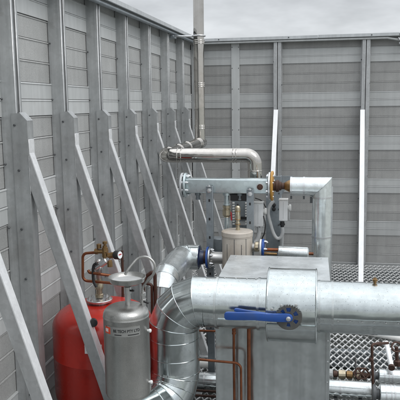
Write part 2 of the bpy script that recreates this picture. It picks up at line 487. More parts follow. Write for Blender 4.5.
# capping: folded sheet with a hem, in lengths
for (ya, yb) in ((-.6, 1.9), (1.9, 3.87), (3.87, WY - .03)):
    za, zb = ztop_left(ya), ztop_left(yb)
    prof = [(-.06, -.03), (-.06, .022), (.10, .012), (.10, -.012), (.092, -.014), (.092, .002), (.075, .004), (.075, -.02), (0.0, -.01)]
    a = [V((WX + p, ya + .002, za + q)) for p, q in prof]; b = [V((WX + p, yb, zb + q)) for p, q in prof]
    k = len(prof)
    MB().add(a + b, [(i, (i + 1) % k, k + (i + 1) % k, k + i) for i in range(k)] + [tuple(range(k)), tuple(range(k, 2 * k))]).build('capping', M['cap'], lw, smooth=0)
MB().tube([(WX + .078, 1.2, ztop_left(1.2) - .03), (WX + .078, WY - .1, ztop_left(WY - .1) - .03)], .011, 10).build('edge_rail', M['strut'], lw)
for (xa, xb, dz) in ((WX + .02, .02, 0), (.02, .72, .002), (.72, 1.8, -.001)):
    prof = [(.05, -.03), (.05, .022), (-.085, .014), (-.085, -.012), (-.078, -.014), (-.078, .004), (-.06, .004), (-.06, -.016), (0, -.01)]
    o_ = MB().prism([(xa + .002, WY + p, ZT_BACK + q + dz) for p, q in prof], (xb - xa - .004, 0, 0)).build('capping', M['cap'], bw, smooth=0)
MB().tube([(WX + .1, WY - .066, ZT_BACK - .026), (.62, WY - .066, ZT_BACK - .026), (.72, WY - .06, ZT_BACK - .045), (.86, WY - .06, ZT_BACK - .046)], .010, 10).build('edge_rail', M['plain_l'], bw)
for x in (.712, .735, .76):
    MB().tube([(x, WY - .085, ZT_BACK - .028), (x + .012, WY - .085, ZT_BACK - .05)], .008, 8).build('clip', M['zinc'], bw)
MB().box(.72, .86, WY - .08, WY - .05, ZT_BACK - .085, ZT_BACK - .065).build('joint_plate', M['cap'], bw, bevel=.003)
# splice bolts on the back capping
for x in (PX(220, 39, WY), PX(289, 37, WY), PX(371, 35, WY)):
    MB().lathe([(.006, 0), (.006, .004), (.003, .006)], (x, WY - .085, ZT_BACK + .002), (0, -1, 0), 8).build('bolt', M['darksteel'], bw)
# flat cover strip on the back wall, screwed along both edges
xs = PX(236, 150, WY)
MB().prism([(xs - .038, WY - .010, .005), (xs - .038, WY - .014, .005), (xs + .038, WY - .014, .005), (xs + .038, WY - .010, .005)], (0, 0, ZT_BACK - .035)).build('cover_strip', M['plain_l'], bw, bevel=.001)
for k in range(11):
    for sx in (-.03, .03):
        MB().lathe([(.0042, 0), (.0042, .002), (.002, .0035)], (xs + sx, WY - .0142, .12 + k * .19), (0, -1, 0), 7).build('screw', M['darksteel'], bw)
# folded corner flashing
MB().prism([(WX + .012, WY - .16, .004), (WX + .009, WY - .16, .004), (WX + .009, WY - .012, .004), (WX + .075, WY - .012, .004), (WX + .075, WY - .0145, .004), (WX + .012, WY - .0145, .004)], (0, 0, ZT_BACK - .05)).build('corner_flashing', M['post'], bw)

# ------------------------------------------------------------------ left posts
ord_lab = ['post nearest the viewer, only its brace showing in the bottom left corner',
           'wide galvanised post at the left edge, its brace passing in front of the red tank',
           'second post from the left, its brace passing behind the brass valves of the tank',
           'third post from the left, its brace coming down behind the looped tube and funnel',
           'fourth galvanised post from the left, midway along the left wall',
           'fifth galvanised post from the left, just left of the stainless pipe bend',
           'sixth galvanised post from the left, behind the sloping stainless pipe run',
           'galvanised post of the left wall nearest the back corner and tall flue']
post_y = [1.75, 2.215, 2.68, 3.155, 3.65, 4.181, 4.734, 5.284]
PD = .064
D0 = 0.0


def make_post():
    t = thing('steel_post', ord_lab[1], 'post', (WX, 0, 0), 'braced posts along the left wall')
    x = WX; zt = 2.3
    # upper column: web towards the camera, two front lips with a slot between
    MB().prism([(x + .002, 0, 0), (x + PD, 0, 0), (x + PD, .014, 0), (x + PD - .012, .014, 0), (x + PD - .012, .004, 0), (x + .002, .004, 0)], (0, 0, 2.0)).build('column', M['post'], t, bevel=.0015)
    MB().prism([(x + .002, .050, 0), (x + PD, .050, 0), (x + PD, .034, 0), (x + PD - .012, .034, 0), (x + PD - .012, .046, 0), (x + .002, .046, 0)], (0, 0, 2.0)).build('column', M['post'], t, bevel=.0015)
    MB().box(x + .002, x + .040, .0045, .0455, 0, 2.0).build('slot_lining', M['gap'], t)
    # bracket: deep channel bolted to the lower half, top corner cut off
    xb0, xb1, zb = x + .044, x + .101, 1.478
    pl = [(xb0, -.0045, 0), (xb1, -.0045, 0), (xb1, -.0045, zb - .028), (xb1 - .025, -.0045, zb), (xb0, -.0045, zb)]
    br = MB().prism(pl, (0, .004, 0)).build('bracket', M['post'], t)
    MB().prism([(xb1, -.0045, 0), (xb1 + .004, -.0045, 0), (xb1 + .004, -.0045, zb - .028), (xb1, -.0045, zb - .028)], (0, .050, 0)).build('flange', M['post'], br)
    MB().prism([(xb1 + .0005, -.0045, zb - .0285), (xb1 + .0045, -.0045, zb - .0275), (xb1 - .0245, -.0045, zb + .003), (xb1 - .0275, -.0045, zb + .003)], (0, .050, 0)).build('flange', M['post'], br)
    # diagonal brace: channel, web to the camera, top flange to the sky
    SL = .312
    xf = xb1 + .0045
    zt = 1.27 + (.1245 - (xf - x)) / SL
    b = V((xf + SL * (zt - .01), 0, .01)); a = V((xf, 0, zt))
    wh = .038                                     # level width of the web
    yy = V((0, -.003, 0)); up = V((SL, 0, -1)).normalized(); nrm = V((1, 0, SL)).normalized()
    br2 = MB().prism([a + yy, V((xf, 0, zt - wh / SL)) + yy, b - V((wh, 0, 0)) + yy, b + yy], (0, .0035, 0)).build('diagonal_brace', M['brace'], t)
    MB().prism([a + yy, a + yy + nrm * .0035, b + yy + nrm * .0035, b + yy], (0, .040, 0)).build('top_flange', M['skylit_zinc'], br2)  # pale tone carries the painted sky shine
    MB().box(xf - .0004, xf + .0022, -.003, .043, zt - .004, zt + .052).build('head_plate', M['skylit_zinc'], br2, bevel=.0008)
    lo = V((xf, 0, zt - wh / SL))
    MB().prism([lo + yy, lo + yy - nrm * .0035 + up * .012, b - V((wh, 0, 0)) + yy - nrm * .0035, b - V((wh, 0, 0)) + yy], (0, .046, 0)).build('bottom_flange', M['post'], br2)
    MB().box(b[0] - .07, b[0] + .05, -.03, .06, .001, .009).build('foot_plate', M['post'], t, bevel=.002)
    for (px, pz) in ((.054, 1.435), (.062, 1.27), (.060, 1.05), (.066, .86), (.062, .62), (.058, .40)):
        MB().lathe([(.0048, 0), (.0048, .003), (.0037, .005), (.001, .0052)], (x + px + .002, -.0046, pz), (0, -1, 0), 6).build('bolt', M['darksteel'], t, smooth=20)
    for k in range(7):
        MB().lathe([(.0040, 0), (.0040, .003), (.0012, .006)], (x + .010, -.0002, .34 + k * .238), (0, -1, 0), 7).build('screw', M['darksteel'], t)
    # weld spatter along the bracket edge
    wp = [V((xb1 + .0040 + random.uniform(-.0006, .0006), -.0048, 1.325 - .0075 * k)) for k in range(20)]
    MB().tube(wp, [random.uniform(.0009, .0021) for _ in wp], 6).build('weld', M['brace'], br)
    return t


p0 = make_post()
for i, y in enumerate(post_y):
    o = p0 if i == 1 else copy_tree(p0)
    o.location = (WX, y, 0)
    o['label'] = ord_lab[i]
    # the column head follows the falling wall top
    for ch in o.children:
        if ch.name.startswith(('column', 'slot_lining')):
            ch.scale = (1, 1, (ztop_left(y + .03) - .012) / 2.0)

# ------------------------------------------------------------------ back posts with white braces
def back_post(u, lab, ut, ub):
    x = PX(u, 150, WY)
    t = thing('steel_post', lab, 'post', (x, WY, 0), 'braced posts along the back wall')
    y = WY
    zt = ZT_BACK - .018
    for sx in (-1, 1):
        MB().prism([(x + sx * .0035, y - .008, 0), (x + sx * .0035, y - .060, 0), (x + sx * .012, y - .060, 0), (x + sx * .034, y - .060, 0), (x + sx * .034, y - .056, 0), (x + sx * .012, y - .056, 0), (x + sx * .012, y - .012, 0), (x + sx * .042, y - .012, 0), (x + sx * .042, y - .008, 0)],
                   (0, 0, zt)).build('column', M['brace'], t, bevel=.0008)
    MB().box(x - .003, x + .003, y - .05, y - .012, 0, zt).build('slot_lining', M['gap'], t)
    z0 = PZ(u, 110.5, WY - .09)
    a = V((PX(ut, 111, WY - .09), y - .062, z0)); b = V((PX(ub, 292, WY - .98), WY - .98, .006))
    d = (b - a).normalized(); nr = V((0, -d[2], d[1]))
    nr = nr if nr[2] > 0 else -nr
    e = MB().obox((a + b) / 2 + nr * .012, (V((1, 0, 0)), d, nr), (.0195, (b - a).length / 2, .0025)).build('diagonal_brace', M['white_steel'], t)
    for sx in (-1, 1):
        MB().obox((a + b) / 2 - nr * .008 + V((sx * .018, 0, 0)), (V((1, 0, 0)), d, nr), (.0015, (b - a).length / 2, .0172)).build('flange', M['brace'], e)
    MB().box(b[0] - .05, b[0] + .05, b[1] - .05, b[1] + .04, .003, .011).build('foot_plate', M['brace'], t, bevel=.002)
    for k in range(9):
        MB().lathe([(.0045, 0), (.0045, .003), (.0015, .005)], (x + .038 * (1 if k % 2 else -1), y - .0122, .2 + k * .21), (0, -1, 0), 7).build('screw', M['darksteel'], t)
    return t


back_post(277.5, 'back wall post with a white brace, standing behind the yellow pipe ring', 275.8, 267.8)
back_post(363.5, 'back wall post with a long white brace standing right of the vertical duct', 362.7, 360.7)


# ------------------------------------------------------------------ helpers for pipework
def band(c, axis, r, wid, mat, parent, name='band', th=.002):
    return MB().lathe([(r, -wid / 2), (r + th, -wid / 2), (r + th, wid / 2), (r, wid / 2)], c, axis, 48).build(name, mat, parent)


def bead(c, axis, r, mat, parent, th=.0022, name='bead'):
    return MB().torus(c, axis, r, th, 56, 8).build(name, mat, parent)


def flange(c, axis, r, th, mat, parent, bolts=4, boff=.0, bmat=None, name='flange', hole=.0):
    o = MB().lathe([(max(r * .3, .004), 0), (r - .002, 0), (r, .002), (r, th - .002), (r - .002, th), (max(r * .3, .004), th)], c, axis, 40).build(name, mat, parent)
    x, y, a = frame(axis)
    for k in range(bolts):
        t = 2 * math.pi * (k + .5) / bolts
        p = V(c) + (x * math.cos(t) + y * math.sin(t)) * (r * .80)
        MB().lathe([(.0075, -.010), (.0075, -.002), (.004, -.002), (.004, th + .016), (.0075, th + .001), (.0075, th + .010), (.003, th + .0105), (.003, th + .018)], p, axis, 6).build('bolt', bmat or M['zinc'], o, smooth=20)
    return o


# ------------------------------------------------------------------ stainless flue and its run to the header
FY = 4.80
fb = P(200.3, 143, FY)
zf = fb[2]
t = thing('flue_pipe', 'tall polished stainless flue in the corner, running forward and bending down to the header', 'pipe', (fb[0], FY, zf))
fr = .041
SY = 3.62
xl = PX(163, 157, SY)
xl = fb[0]
xr_ = PX(254.8, 165, SY)
MB().tube([(fb[0], FY, zf - .005), (PX(199, 70, FY), FY, PZ(199, 70, FY)), (PX(197.8, -60, FY), FY, PZ(197.8, -60, FY))], fr * .96, 32).build('flue', M['stainless'], t)
MB().tube([(fb[0], FY + .06, zf), (fb[0], SY + .075, zf)], fr, 32).build('run', M['stainless'], t)
MB().tube(fillet([(fb[0], SY + .076, zf), (fb[0], SY, zf), (fb[0] + .076, SY, zf)], .058, 10), fr, 32).build('elbow', M['stainless'], t)
MB().tube([(fb[0] + .076, SY, zf), (xr_ - .10, SY, zf)], fr, 32).build('run', M['stainless'], t)
MB().tube(fillet([(xr_ - .10, SY, zf), (xr_, SY, zf), (xr_, SY, 1.04)], .099, 14), fr, 32).build('elbow', M['stainless'], t)
for z in (PZ(198, 42, FY), PZ(198, 85, FY), PZ(198, 127, FY), PZ(198, 7, FY) + .3):
    for dz in (-.012, .0, .012):
        bead((fb[0], FY, z + dz), (0, 0, 1), fr * .98, M['stainless'], t, .0035)
    band((fb[0], FY, z), (0, 0, 1), fr * .98, .02, M['stainless'], t, 'coupling', .002)
for y in (FY - .10, FY - .16, 4.25, 3.98, SY + .08):
    bead((fb[0], y, zf), (0, 1, 0), fr, M['stainless'], t, .004)
    bead((fb[0], y - .02, zf), (0, 1, 0), fr, M['stainless'], t, .003)
for x in (fb[0] + .078, fb[0] + .10, xr_ - .103, xr_ - .12):
    bead((x, SY, zf), (1, 0, 0), fr, M['stainless'], t, .0035)
bead((xr_, SY, zf - .085), (0, 0, 1), fr, M['stainless'], t, .003)
# clamp that ties the flue to the wall head
zc_ = PZ(198, 36, FY)
c_ = MB().torus((fb[0] - .001, FY, zc_), (0, 0, 1), fr + .005, .006, 32, 8).build('wall_clamp', M['zinc'], t)
MB().tube([(fb[0] - .04, FY + .01, zc_), (WX + .02, FY + .06, zc_ + .012)], .007, 8).build('tie_rod', M['zinc'], c_)
MB().box(WX - .02, WX + .09, FY + .02, FY + .12, zc_ - .005, zc_ + .015).build('tie_plate', M['strut'], c_, bevel=.002)

# ------------------------------------------------------------------ galvanised header on struts
HY = 3.42
hz = PZ(225, 185.5, HY); hx0 = PX(187, 187, HY); hx1 = PX(268.6, 187, HY)
t = thing('pipe_header', 'square galvanised header with round end flanges, carried on two slotted struts', 'pipe header', ((hx0 + hx1) / 2, HY, 0))
MB().box(hx0, hx1, HY - .039, HY + .039, hz - .038, hz + .038).build('beam', M['header'], t, bevel=.006, seg=3)
flange((hx0 - .012, HY, hz), (1, 0, 0), .068, .012, M['header'], t, 8)
flange((hx0 - .030, HY, hz), (1, 0, 0), .068, .012, M['cap'], t, 0, name='blank_flange')
flange((hx1, HY, hz), (1, 0, 0), .074, .012, M['zinc'], t, 8)
MB().lathe([(.03, 0), (.077, 0), (.079, .002), (.079, .010), (.077, .012), (.03, .012)], (hx1 + .013, HY, hz), (1, 0, 0), 48).build('yellow_ring', M['yellow'], t)
# rusty bung on the front face
q = P(260, 187, HY - .04)
MB().lathe([(.016, 0), (.016, .005), (.011, .006), (.011, .016), (.004, .017)], (q[0], HY - .039, q[2]), (0, -1, 0), 12).build('plug', M['rust'], t)
MB().lathe([(.02, 0), (.02, .003), (.013, .0035)], (q[0], HY - .0388, q[2]), (0, -1, 0), 20).build('boss', M['zinc'], t)
def strut(u, top, lab_parent, y):
    x = PX(u, 215, y)
    w2 = .018
    m_ = MB()
    m_.box(x - w2, x + w2, y, y + .003, 0, top)
    m_.box(x - w2, x - w2 + .003, y + .003, y + .035, 0, top); m_.box(x + w2 - .003, x + w2, y + .003, y + .035, 0, top)
    s = m_.build('support_leg', M['strut'], lab_parent, bevel=.0007)
    k = 0
    for z in [top - .075 - .10 * i for i in range(8)]:
        MB().box(x - .0045, x + .0045, y - .0012, y + .0002, z - .007, z + .007).build('slot', M['black'], s, bevel=.0004)
    MB().lathe([(.013, 0), (.013, .003), (.009, .0035), (.009, .010), (.004, .0105), (.004, .018)], (x, y, top - .022), (0, -1, 0), 6).build('bolt', M['zinc'], s, smooth=20)
    MB().lathe([(.012, 0), (.012, .002), (.007, .0025), (.0065, .008), (.001, .0085)], (x - .001, y, top - .0005), (0, 0, 1), 8).build('nut', M['zinc'], s, smooth=20)
    return s
strut(209.5, hz + .004, t, HY - .076)
strut(250, hz - .012, t, HY - .076)
for u in (198, 240):
    x = PX(u, 197, HY)
    MB().lathe([(.016, 0), (.016, -.016), (.011, -.017), (.011, -.03), (.013, -.031), (.013, -.04), (.003, -.041)], (x, HY, hz - .038), (0, 0, 1), 14).build('drain_stub', M['strut'], t)
xq0, xq1 = PX(231, 197, HY + .02), PX(247, 197, HY + .02)
MB().box(xq0, xq1, HY - .01, HY + .03, hz - .082, hz - .045).build('shade_strip', M['black'], t, bevel=.003)  # black strip standing in for the shade under the header

# shut-off valve hanging under the header
x = PX(226.5, 205, HY - .01); y = HY
t = thing('drop_valve', 'pale brass union valve hanging under the header above the beige vessel', 'valve', (x, y, .75))
zt = hz - .0385
MB().lathe([(.022, 0), (.022, -.014), (.014, -.016), (.014, -.060), (.019, -.061), (.019, -.068)], (x, y, zt), (0, 0, 1), 24).build('nipple', M['header'], t)
MB().lathe([(.019, -.069), (.0225, -.071), (.0225, -.083), (.018, -.085), (.018, -.090), (.0235, -.092), (.0235, -.122), (.020, -.127), (.016, -.131), (.0175, -.133)], (x, y, zt), (0, 0, 1), 10).build('union_body', M['palebrass'], t, smooth=20)
MB().lathe([(.0135, -.131), (.0135, -.30)], (x, y, zt), (0, 0, 1), 20).build('tail_pipe', M['header'], t)
MB().tube([(x + .018, y - .005, zt - .10), (x + .024, y - .005, zt - .112), (x + .026, y - .006, zt - .150)], .004, 8).build('handle', M['redplastic'], t)

# red-brown coupling between the yellow ring and the insulated elbow
x = hx1 + .0255
xe = PX(290.5, 187, HY)
t = thing('pipe_coupling', 'red brown ribbed coupling with a brass cone right of the yellow ring', 'coupling', (x, HY, hz - .02))
MB().lathe([(.008, 0), (.026, 0), (.026, .012), (.032, .014), (.032, .028), (.024, .032), (.024, .04), (.018, .044), (.018, .058)], (x, HY, hz), (1, 0, 0), 28).build('coupling_body', M['rust'], t)
MB().lathe([(.018, .0585), (.020, .06), (.033, .084), (.033, xe - x - .001)], (x, HY, hz), (1, 0, 0), 28).build('cone', M['brass'], t)

# insulated square-cut elbow and riser
dxc = PX(321.6, 215, HY); rr = .0505
ze = PZ(300, 186.5, HY)
t = thing('insulated_riser', 'slim clad duct with a mitred elbow, standing behind the big casing', 'duct', (dxc, HY, .3))
rgs = MB().rings([(xe, HY, ze), (dxc, HY, ze), (dxc, HY, .12)], rr, 40)
MB().tube([(xe, HY, ze), (dxc, HY, ze), (dxc, HY, .12)], rr, 40, gored=True).build('cladding', M['dull_clad'], t)
MB().loop(rgs[1], .0018).build('bead', M['clad'], t)
for x in (xe + .004, PX(304, 186, HY)):
    b_ = band((x, HY, ze), (1, 0, 0), rr, .010, M['zinc'], t)
    MB().box(x - .005, x + .005, HY - .006, HY + .006, ze - rr - .016, ze - rr - .002).build('buckle', M['darksteel'], b_)
band((dxc, HY, PZ(322, 197, HY)), (0, 0, 1), rr, .009, M['zinc'], t)
MB().box(dxc - rr - .011, dxc - rr + .001, HY - .006, HY + .004, PZ(322, 203, HY), PZ(322, 197, HY)).build('buckle', M['darksteel'], t)
for z in (.80, .45): band((dxc, HY, z), (0, 0, 1), rr, .009, M['zinc'], t)
MB().box(dxc + rr - .003, dxc + rr + .006, HY - .004, HY + .004, .12, ze - .0).build('lap_seam', M['zinc'], t)

# ------------------------------------------------------------------ big casing
bx0, bx1 = PX(215.5, 350, 2.60), PX(329.3, 350, 2.60)
by0, by1 = 2.60, 3.13
bz = PZ(280, 256.5, by1)
t = thing('sheet_metal_casing', 'large smooth galvanised casing behind the big insulated pipe', 'casing', ((bx0 + bx1) / 2, (by0 + by1) / 2, 0))
MB().box(bx0 + .003, bx1 - .003, by0 + .003, by1, .03, bz - .003).build('shell', M['casing'], t, bevel=.004, seg=2)
MB().box(bx0, bx1, by0, by0 + .0028, .02, bz - .002).build('front_sheet', M['casing'], t, bevel=.001)
MB().box(bx0 - .002, bx1 + .002, by0 - .002, by1 + .003, bz - .0028, bz + .0008).build('top_sheet', M['casing_top'], t, bevel=.0008)
MB().box(bx1 - .014, bx1 + .0025, by0 - .0030, by0 - .0003, .02, bz - .004).build('corner_trim', M['casing'], t, bevel=.0008)
MB().box(bx0 + .01, bx1 - .01, by0 + .02, by1 - .02, 0, .03).build('plinth', M['strut'], t)
for (x, y) in ((bx0 + .03, by1 - .03), (bx1 - .03, by1 - .03), ((bx0 + bx1) / 2, by1 - .03)):
    MB().lathe([(.004, 0), (.004, .002), (.001, .003)], (x, y, bz + .0008), (0, 0, 1), 8).build('rivet', M['zinc'], t)
for k in range(6):
    MB().lathe([(.0035, 0), (.0035, .002), (.001, .003)], (bx1 - .006, by0 - .003, .08 + k * .09), (0, -1, 0), 8).build('rivet', M['zinc'], t)

# ------------------------------------------------------------------ big insulated pipe
PYc = 2.40; pr_ = .0965
zp = PZ(300, 305.5, PYc)
xv = PX(175, 345, PYc)
t = thing('insulated_pipe', 'large clad pipe across the front, turning down through a segmented elbow', 'pipe', (xv, PYc, 0))
xel = PX(207, 300, PYc)
c0 = .118
def gore(c, a0, a1, k, f): return [f(a0 + (a1 - a0) * i / k, c) for i in range(k + 1)]
cx = xv + c0; czz = zp - c0
arc = [V((cx - c0 * math.sin(a), PYc, czz + c0 * math.cos(a))) for a in [math.pi / 2 * i / 4 for i in range(5)]]
# mitre polygon just outside the arc, like lobster-back segments
path = [V((cx + .012, PYc, zp))] + [arc[i].lerp(arc[i + 1], .5) + (arc[i].lerp(arc[i + 1], .5) - V((cx, PYc, czz))).normalized() * .006 for i in range(4)]
zlow = PZ(175, 369, PYc)
path += [V((xv, PYc, czz - .03)), V((xv, PYc, (czz + zlow) / 2 - .02)), V((xv, PYc, zlow))]
eo = MB().tube(path, pr_ + .0006, 56, caps=False, gored=True).build('elbow', M['clad'], t)
for ring in MB().rings(path, pr_ + .0006, 56)[1:]:
    MB().loop(ring, .0019).build('bead', M['clad'], eo)
# lower elbow turning towards the camera
c1 = .118
e2 = V((-.50, -.866, 0))
arc2 = [V((xv, PYc, zlow)) + e2 * (c1 - c1 * math.cos(a)) + V((0, 0, -c1 * math.sin(a))) for a in [math.pi / 2 * i / 4 for i in range(5)]]
path2 = [V((xv, PYc, zlow))] + [arc2[i].lerp(arc2[i + 1], .5) for i in range(4)] + [V((xv, PYc, zlow - c1)) + e2 * (c1 + .03), V((xv, PYc, zlow - c1)) + e2 * .95]
eo2 = MB().tube(path2, pr_ + .0015, 48, caps=True, gored=True).build('elbow', M['clad'], t)
for ring in MB().rings(path2, pr_ + .0015, 48)[1:-1]:
    MB().loop(ring, .0019).build('bead', M['clad'], eo2)
vjx0, vjx1 = PX(268, 305, PYc), PX(317, 305, PYc)
MB().tube([(cx + .0122, PYc, zp), (PX(261, 303, PYc), PYc, zp)], pr_ + .001, 64).build('run', M['clad'], t)
MB().tube([(PX(261, 303, PYc) - .012, PYc, zp), (vjx0 + .002, PYc, zp)], pr_ + .003, 64).build('run', M['clad'], t)
MB().tube([(vjx1 - .002, PYc, zp), (1.25, PYc, zp)], pr_ + .001, 64).build('run', M['clad'], t)
for u in (218, 259.5):
    x = PX(u, 300, PYc)
    band((x, PYc, zp), (1, 0, 0), pr_ + .0035, .009, M['casing'], t, th=.0015)
for u in (319, 332): band((PX(u, 305, PYc), PYc, zp), (1, 0, 0), pr_ + .001, .008, M['casing'], t, th=.002)
MB().box(PX(333, 305, PYc), 1.25, PYc - pr_ - .0022, PYc - pr_ + .008, zp - .018, zp - .015).build('lap_seam', M['casing'], t)
for (ua, ub, e) in ((221, 258, .001),):
    MB().box(PX(ua, 305, PYc), PX(ub, 305, PYc), PYc - pr_ * .94 - .006, PYc - pr_ * .94 + .006, zp - .040, zp - .037).build('lap_seam', M['casing'], t)
for k, u in enumerate((225, 236, 247, 256, 340, 352, 366, 382, 396)):
    MB().lathe([(.003, 0), (.003, .0015), (.001, .0028)], (PX(u, 305, PYc), PYc - .0005, zp + pr_ + .001), (0, 0, 1), 8).build('rivet', M['zinc'], t)
for u in (338, 350, 362, 374, 386, 398):
    MB().lathe([(.003, 0), (.003, .0014), (.001, .0024)], (PX(u, 318, 2.31), PYc - pr_ - .0005, zp - .022), (0, -1, -.2), 8).build('rivet', M['zinc'], t)
# brass vent on the top of the pipe
xk = PX(375, 281, PYc)
tv = thing('vent_plug', 'small brass vent plug on top of the big pipe at the right', 'plug', (xk, PYc, zp + pr_))
MB().lathe([(.006, -.004), (.006, .006), (.010, .007), (.010, .014), (.006, .016), (.006, .019), (.002, .020)], (xk, PYc, zp + pr_ + .002), (0, 0, 1), 6).build('plug_body', M['brass'], tv, smooth=20)

# ------------------------------------------------------------------ butterfly valve in its jacket
jr = .1385; jz = zp + .001
t = thing('jacketed_valve', 'round clad valve jacket on the big pipe with a blue locking lever', 'valve', ((vjx0 + vjx1) / 2, PYc, jz - jr))
MB().lathe([(pr_ + .004, 0), (jr - .003, 0), (jr, .003), (jr, vjx1 - vjx0 - .003), (jr - .003, vjx1 - vjx0), (pr_ + .004, vjx1 - vjx0)], (vjx0, PYc, jz), (1, 0, 0), 80).build('jacket', M['clad'], t)
jk = t.children[-1]
bead((vjx0 + .004, PYc, jz), (1, 0, 0), jr, M['clad'], jk, .0035)
bead((vjx1 - .004, PYc, jz), (1, 0, 0), jr, M['clad'], jk, .0035)
MB().box(vjx0 + .006, vjx1 - .006, PYc - jr - .0015, PYc - jr + .006, jz - .036, jz - .033).build('lap_seam', M['clad'], jk)
xpv, zpv = PX(288.5, 318, 2.235), PZ(288.5, 318, 2.235)
jy = PYc - jr
MB().lathe([(.022, 0), (.022, .012), (.016, .014), (.016, .03)], (xpv, jy + .012, zpv), (0, -1, 0), 24).build('stem', M['steel'], t)
# toothed plate with kidney holes
ny_ = jy - .019
outer = []
N = 120
rp = .0475
for i in range(N):
    a = 2 * math.pi * i / N
    deg = math.degrees(a)
    r = rp
    if 25 < deg < 175: r = rp - (.0055 if (i // 2) % 2 else 0)
    if 185 < deg < 330: r = rp * .985
    outer.append((a, r))
holes = [(math.radians(h), R_(w2)) for h, w2 in ((90, 15), (135, 13), (30, 15), (-28, 14), (-90, 13))]
pc = V((xpv - .006 * 0, ny_, zpv)) + V((.0, 0, -.001))
mplate = MB()
for i in range(N):
    a, ra = outer[i]; b, rb = outer[(i + 1) % N]
    am = (a + math.pi / N)
    inhole = any(abs(math.atan2(math.sin(am - h), math.cos(am - h))) < w2 for h, w2 in holes)
    segs = [(.006, .021), (.036, 1)] if inhole else [(.006, 1)]
    for s0, s1 in segs:
        q0 = [(s0, a), (s0, b), (rb if s1 == 1 else s1, b), (ra if s1 == 1 else s1, a)]
        fr_ = [pc + V((r * math.cos(t_), 0, r * math.sin(t_))) for r, t_ in q0]
        mplate.prism(fr_, (0, .0035, 0))
mplate.build('notched_plate', M['plate'], t, smooth=0)
MB().lathe([(.018, 0), (.037, 0), (.037, .003), (.018, .003)], pc + V((0, .012, 0)), (0, -1, 0), 32).build('locking_disc', M['blue'], t)
for (u, v) in ((281.5, 305.5), (296, 305), (272, 309)):
    q = P(u, v, ny_)
    MB().lathe([(.006, 0), (.006, .005), (.003, .0055), (.003, .009)], (q[0], ny_, q[2]), (0, -1, 0), 6).build('bolt', M['zinc'], t, smooth=20)
# lever: front bar and squeeze trigger behind it
def bar(pts_top, pts_bot, y, th, name, parent, mat, bev):
    poly = [V((PX(u, v, y), y, PZ(u, v, y))) for u, v in pts_top] + [V((PX(u, v, y), y, PZ(u, v, y))) for u, v in reversed(pts_bot)]
    return MB().prism(poly, (0, th, 0)).build(name, mat, parent, bevel=bev, seg=2)
ly = ny_ - .016
lever = bar([(224.2, 314), (225.5, 312.6), (228, 312.3), (258, 313.2), (268, 314.2), (286, 314.2), (289.5, 314.6), (292, 316.2), (293, 318.6)],
            [(224.2, 318.2), (225.5, 319.8), (228, 320.3), (255, 320.6), (266, 321.5), (276, 322.2), (286, 322.4), (289.5, 322.2), (292, 321)], ly, .012, 'lever', t, M['blue'], .0022)
bar([(234, 309.6), (235, 308.8), (237, 308.7), (250, 311.0), (266, 313.2), (276, 314.4)],
    [(234, 311.2), (236, 311.8), (248, 313.6), (262, 315.2), (270, 316.4), (276, 317)], ly + .016, .010, 'trigger', lever, M['blue'], .0018)
MB().lathe([(.0085, 0), (.0085, .004), (.006, .0055), (.001, .006)], (xpv, ly, zpv), (0, -1, 0), 20).build('pivot_bolt', M['zinc'], lever)

# ------------------------------------------------------------------ clad elbow behind, left of the beige vessel
EY = 3.30
q0 = P(206, 257.5, EY); q1 = P(184, 258.5, EY)
r2 = .066
zq = q0[2]
yb_ = 2.80
xq = PX(183, 258, EY)
t = thing('insulated_pipe', 'smaller clad pipe bending forward and down behind the large elbow, joined to the blue ring', 'pipe', (xq, yb_, 0))
pth = fillet([V((q0[0] - .036, EY, zq)), V((xq, EY, zq)), V((xq, yb_, zq)), V((xq, yb_, .10))], [.085, .085], 3)
el = MB().tube(pth, r2, 40, gored=True).build('cladding', M['dull_clad'], t)
for ring in MB().rings(pth, r2, 40)[1:-1]:
    MB().loop(ring, .0017).build('bead', M['clad'], el)
MB().lathe([(r2 - .004, 0), (.040, .006), (.037, .020), (.033, .028)], (q0[0] - .0358, EY, zq), (1, 0, 0), 32).build('end_wrap', M['darkblue'], t)
bead((q0[0] - .036, EY, zq), (1, 0, 0), r2, M['clad'], t, .0025)

# ------------------------------------------------------------------ beige vessel with flanged sides
vx = PX(237.3, 245, 3.29); vy = 3.29; vr = .079
vz = PZ(237, 230.5, 3.29)
t = thing('beige_vessel', 'squat beige drum with stitched seams behind the casing, between two blue flange rings', 'vessel', (vx, vy, 0))
MB().lathe([(.02, .40), (vr, .40), (vr, vz - .026)], (vx, vy, 0), (0, 0, 1), 48).build('shell', M['beige'], t)
MB().lathe([(vr + .001, vz - .0255), (vr + .003, vz - .024), (vr + .003, vz - .004), (vr, vz - .001), (vr - .006, vz + .001), (.05, vz + .003), (.012, vz + .0035)], (vx, vy, 0), (0, 0, 1), 48).build('lid', M['beige'], t)
bead((vx, vy, vz - .029), (0, 0, 1), vr + .0005, M['beige'], t, .0018)
MB().lathe([(.03, 0), (.03, .3995)], (vx, vy, 0), (0, 0, 1), 24).build('pedestal', M['strut'], t)
for sx in (-.045, -.006, .03, .052):
    yy_ = vy - math.sqrt(vr ** 2 - sx ** 2)
    MB().box(vx + sx - .0012, vx + sx + .0012, yy_ - .0012, yy_ + .003, .41, vz - .03 - (.03 if sx in (-.045, .03) else 0)).build('seam', M['darksteel'], t)
zfl = zq
xf = PX(209, 257, EY)
flange((xf - .012, EY, zfl), (1, 0, 0), .058, .010, M['blue'], t, 0, name='blue_ring')
flange((xf - .001, EY, zfl), (1, 0, 0), .055, .011, M['zinc'], t, 6)
MB().lathe([(.034, -.062), (.034, -.013)], (xf, EY, zfl), (1, 0, 0), 28).build('neck', M['rust'], t)
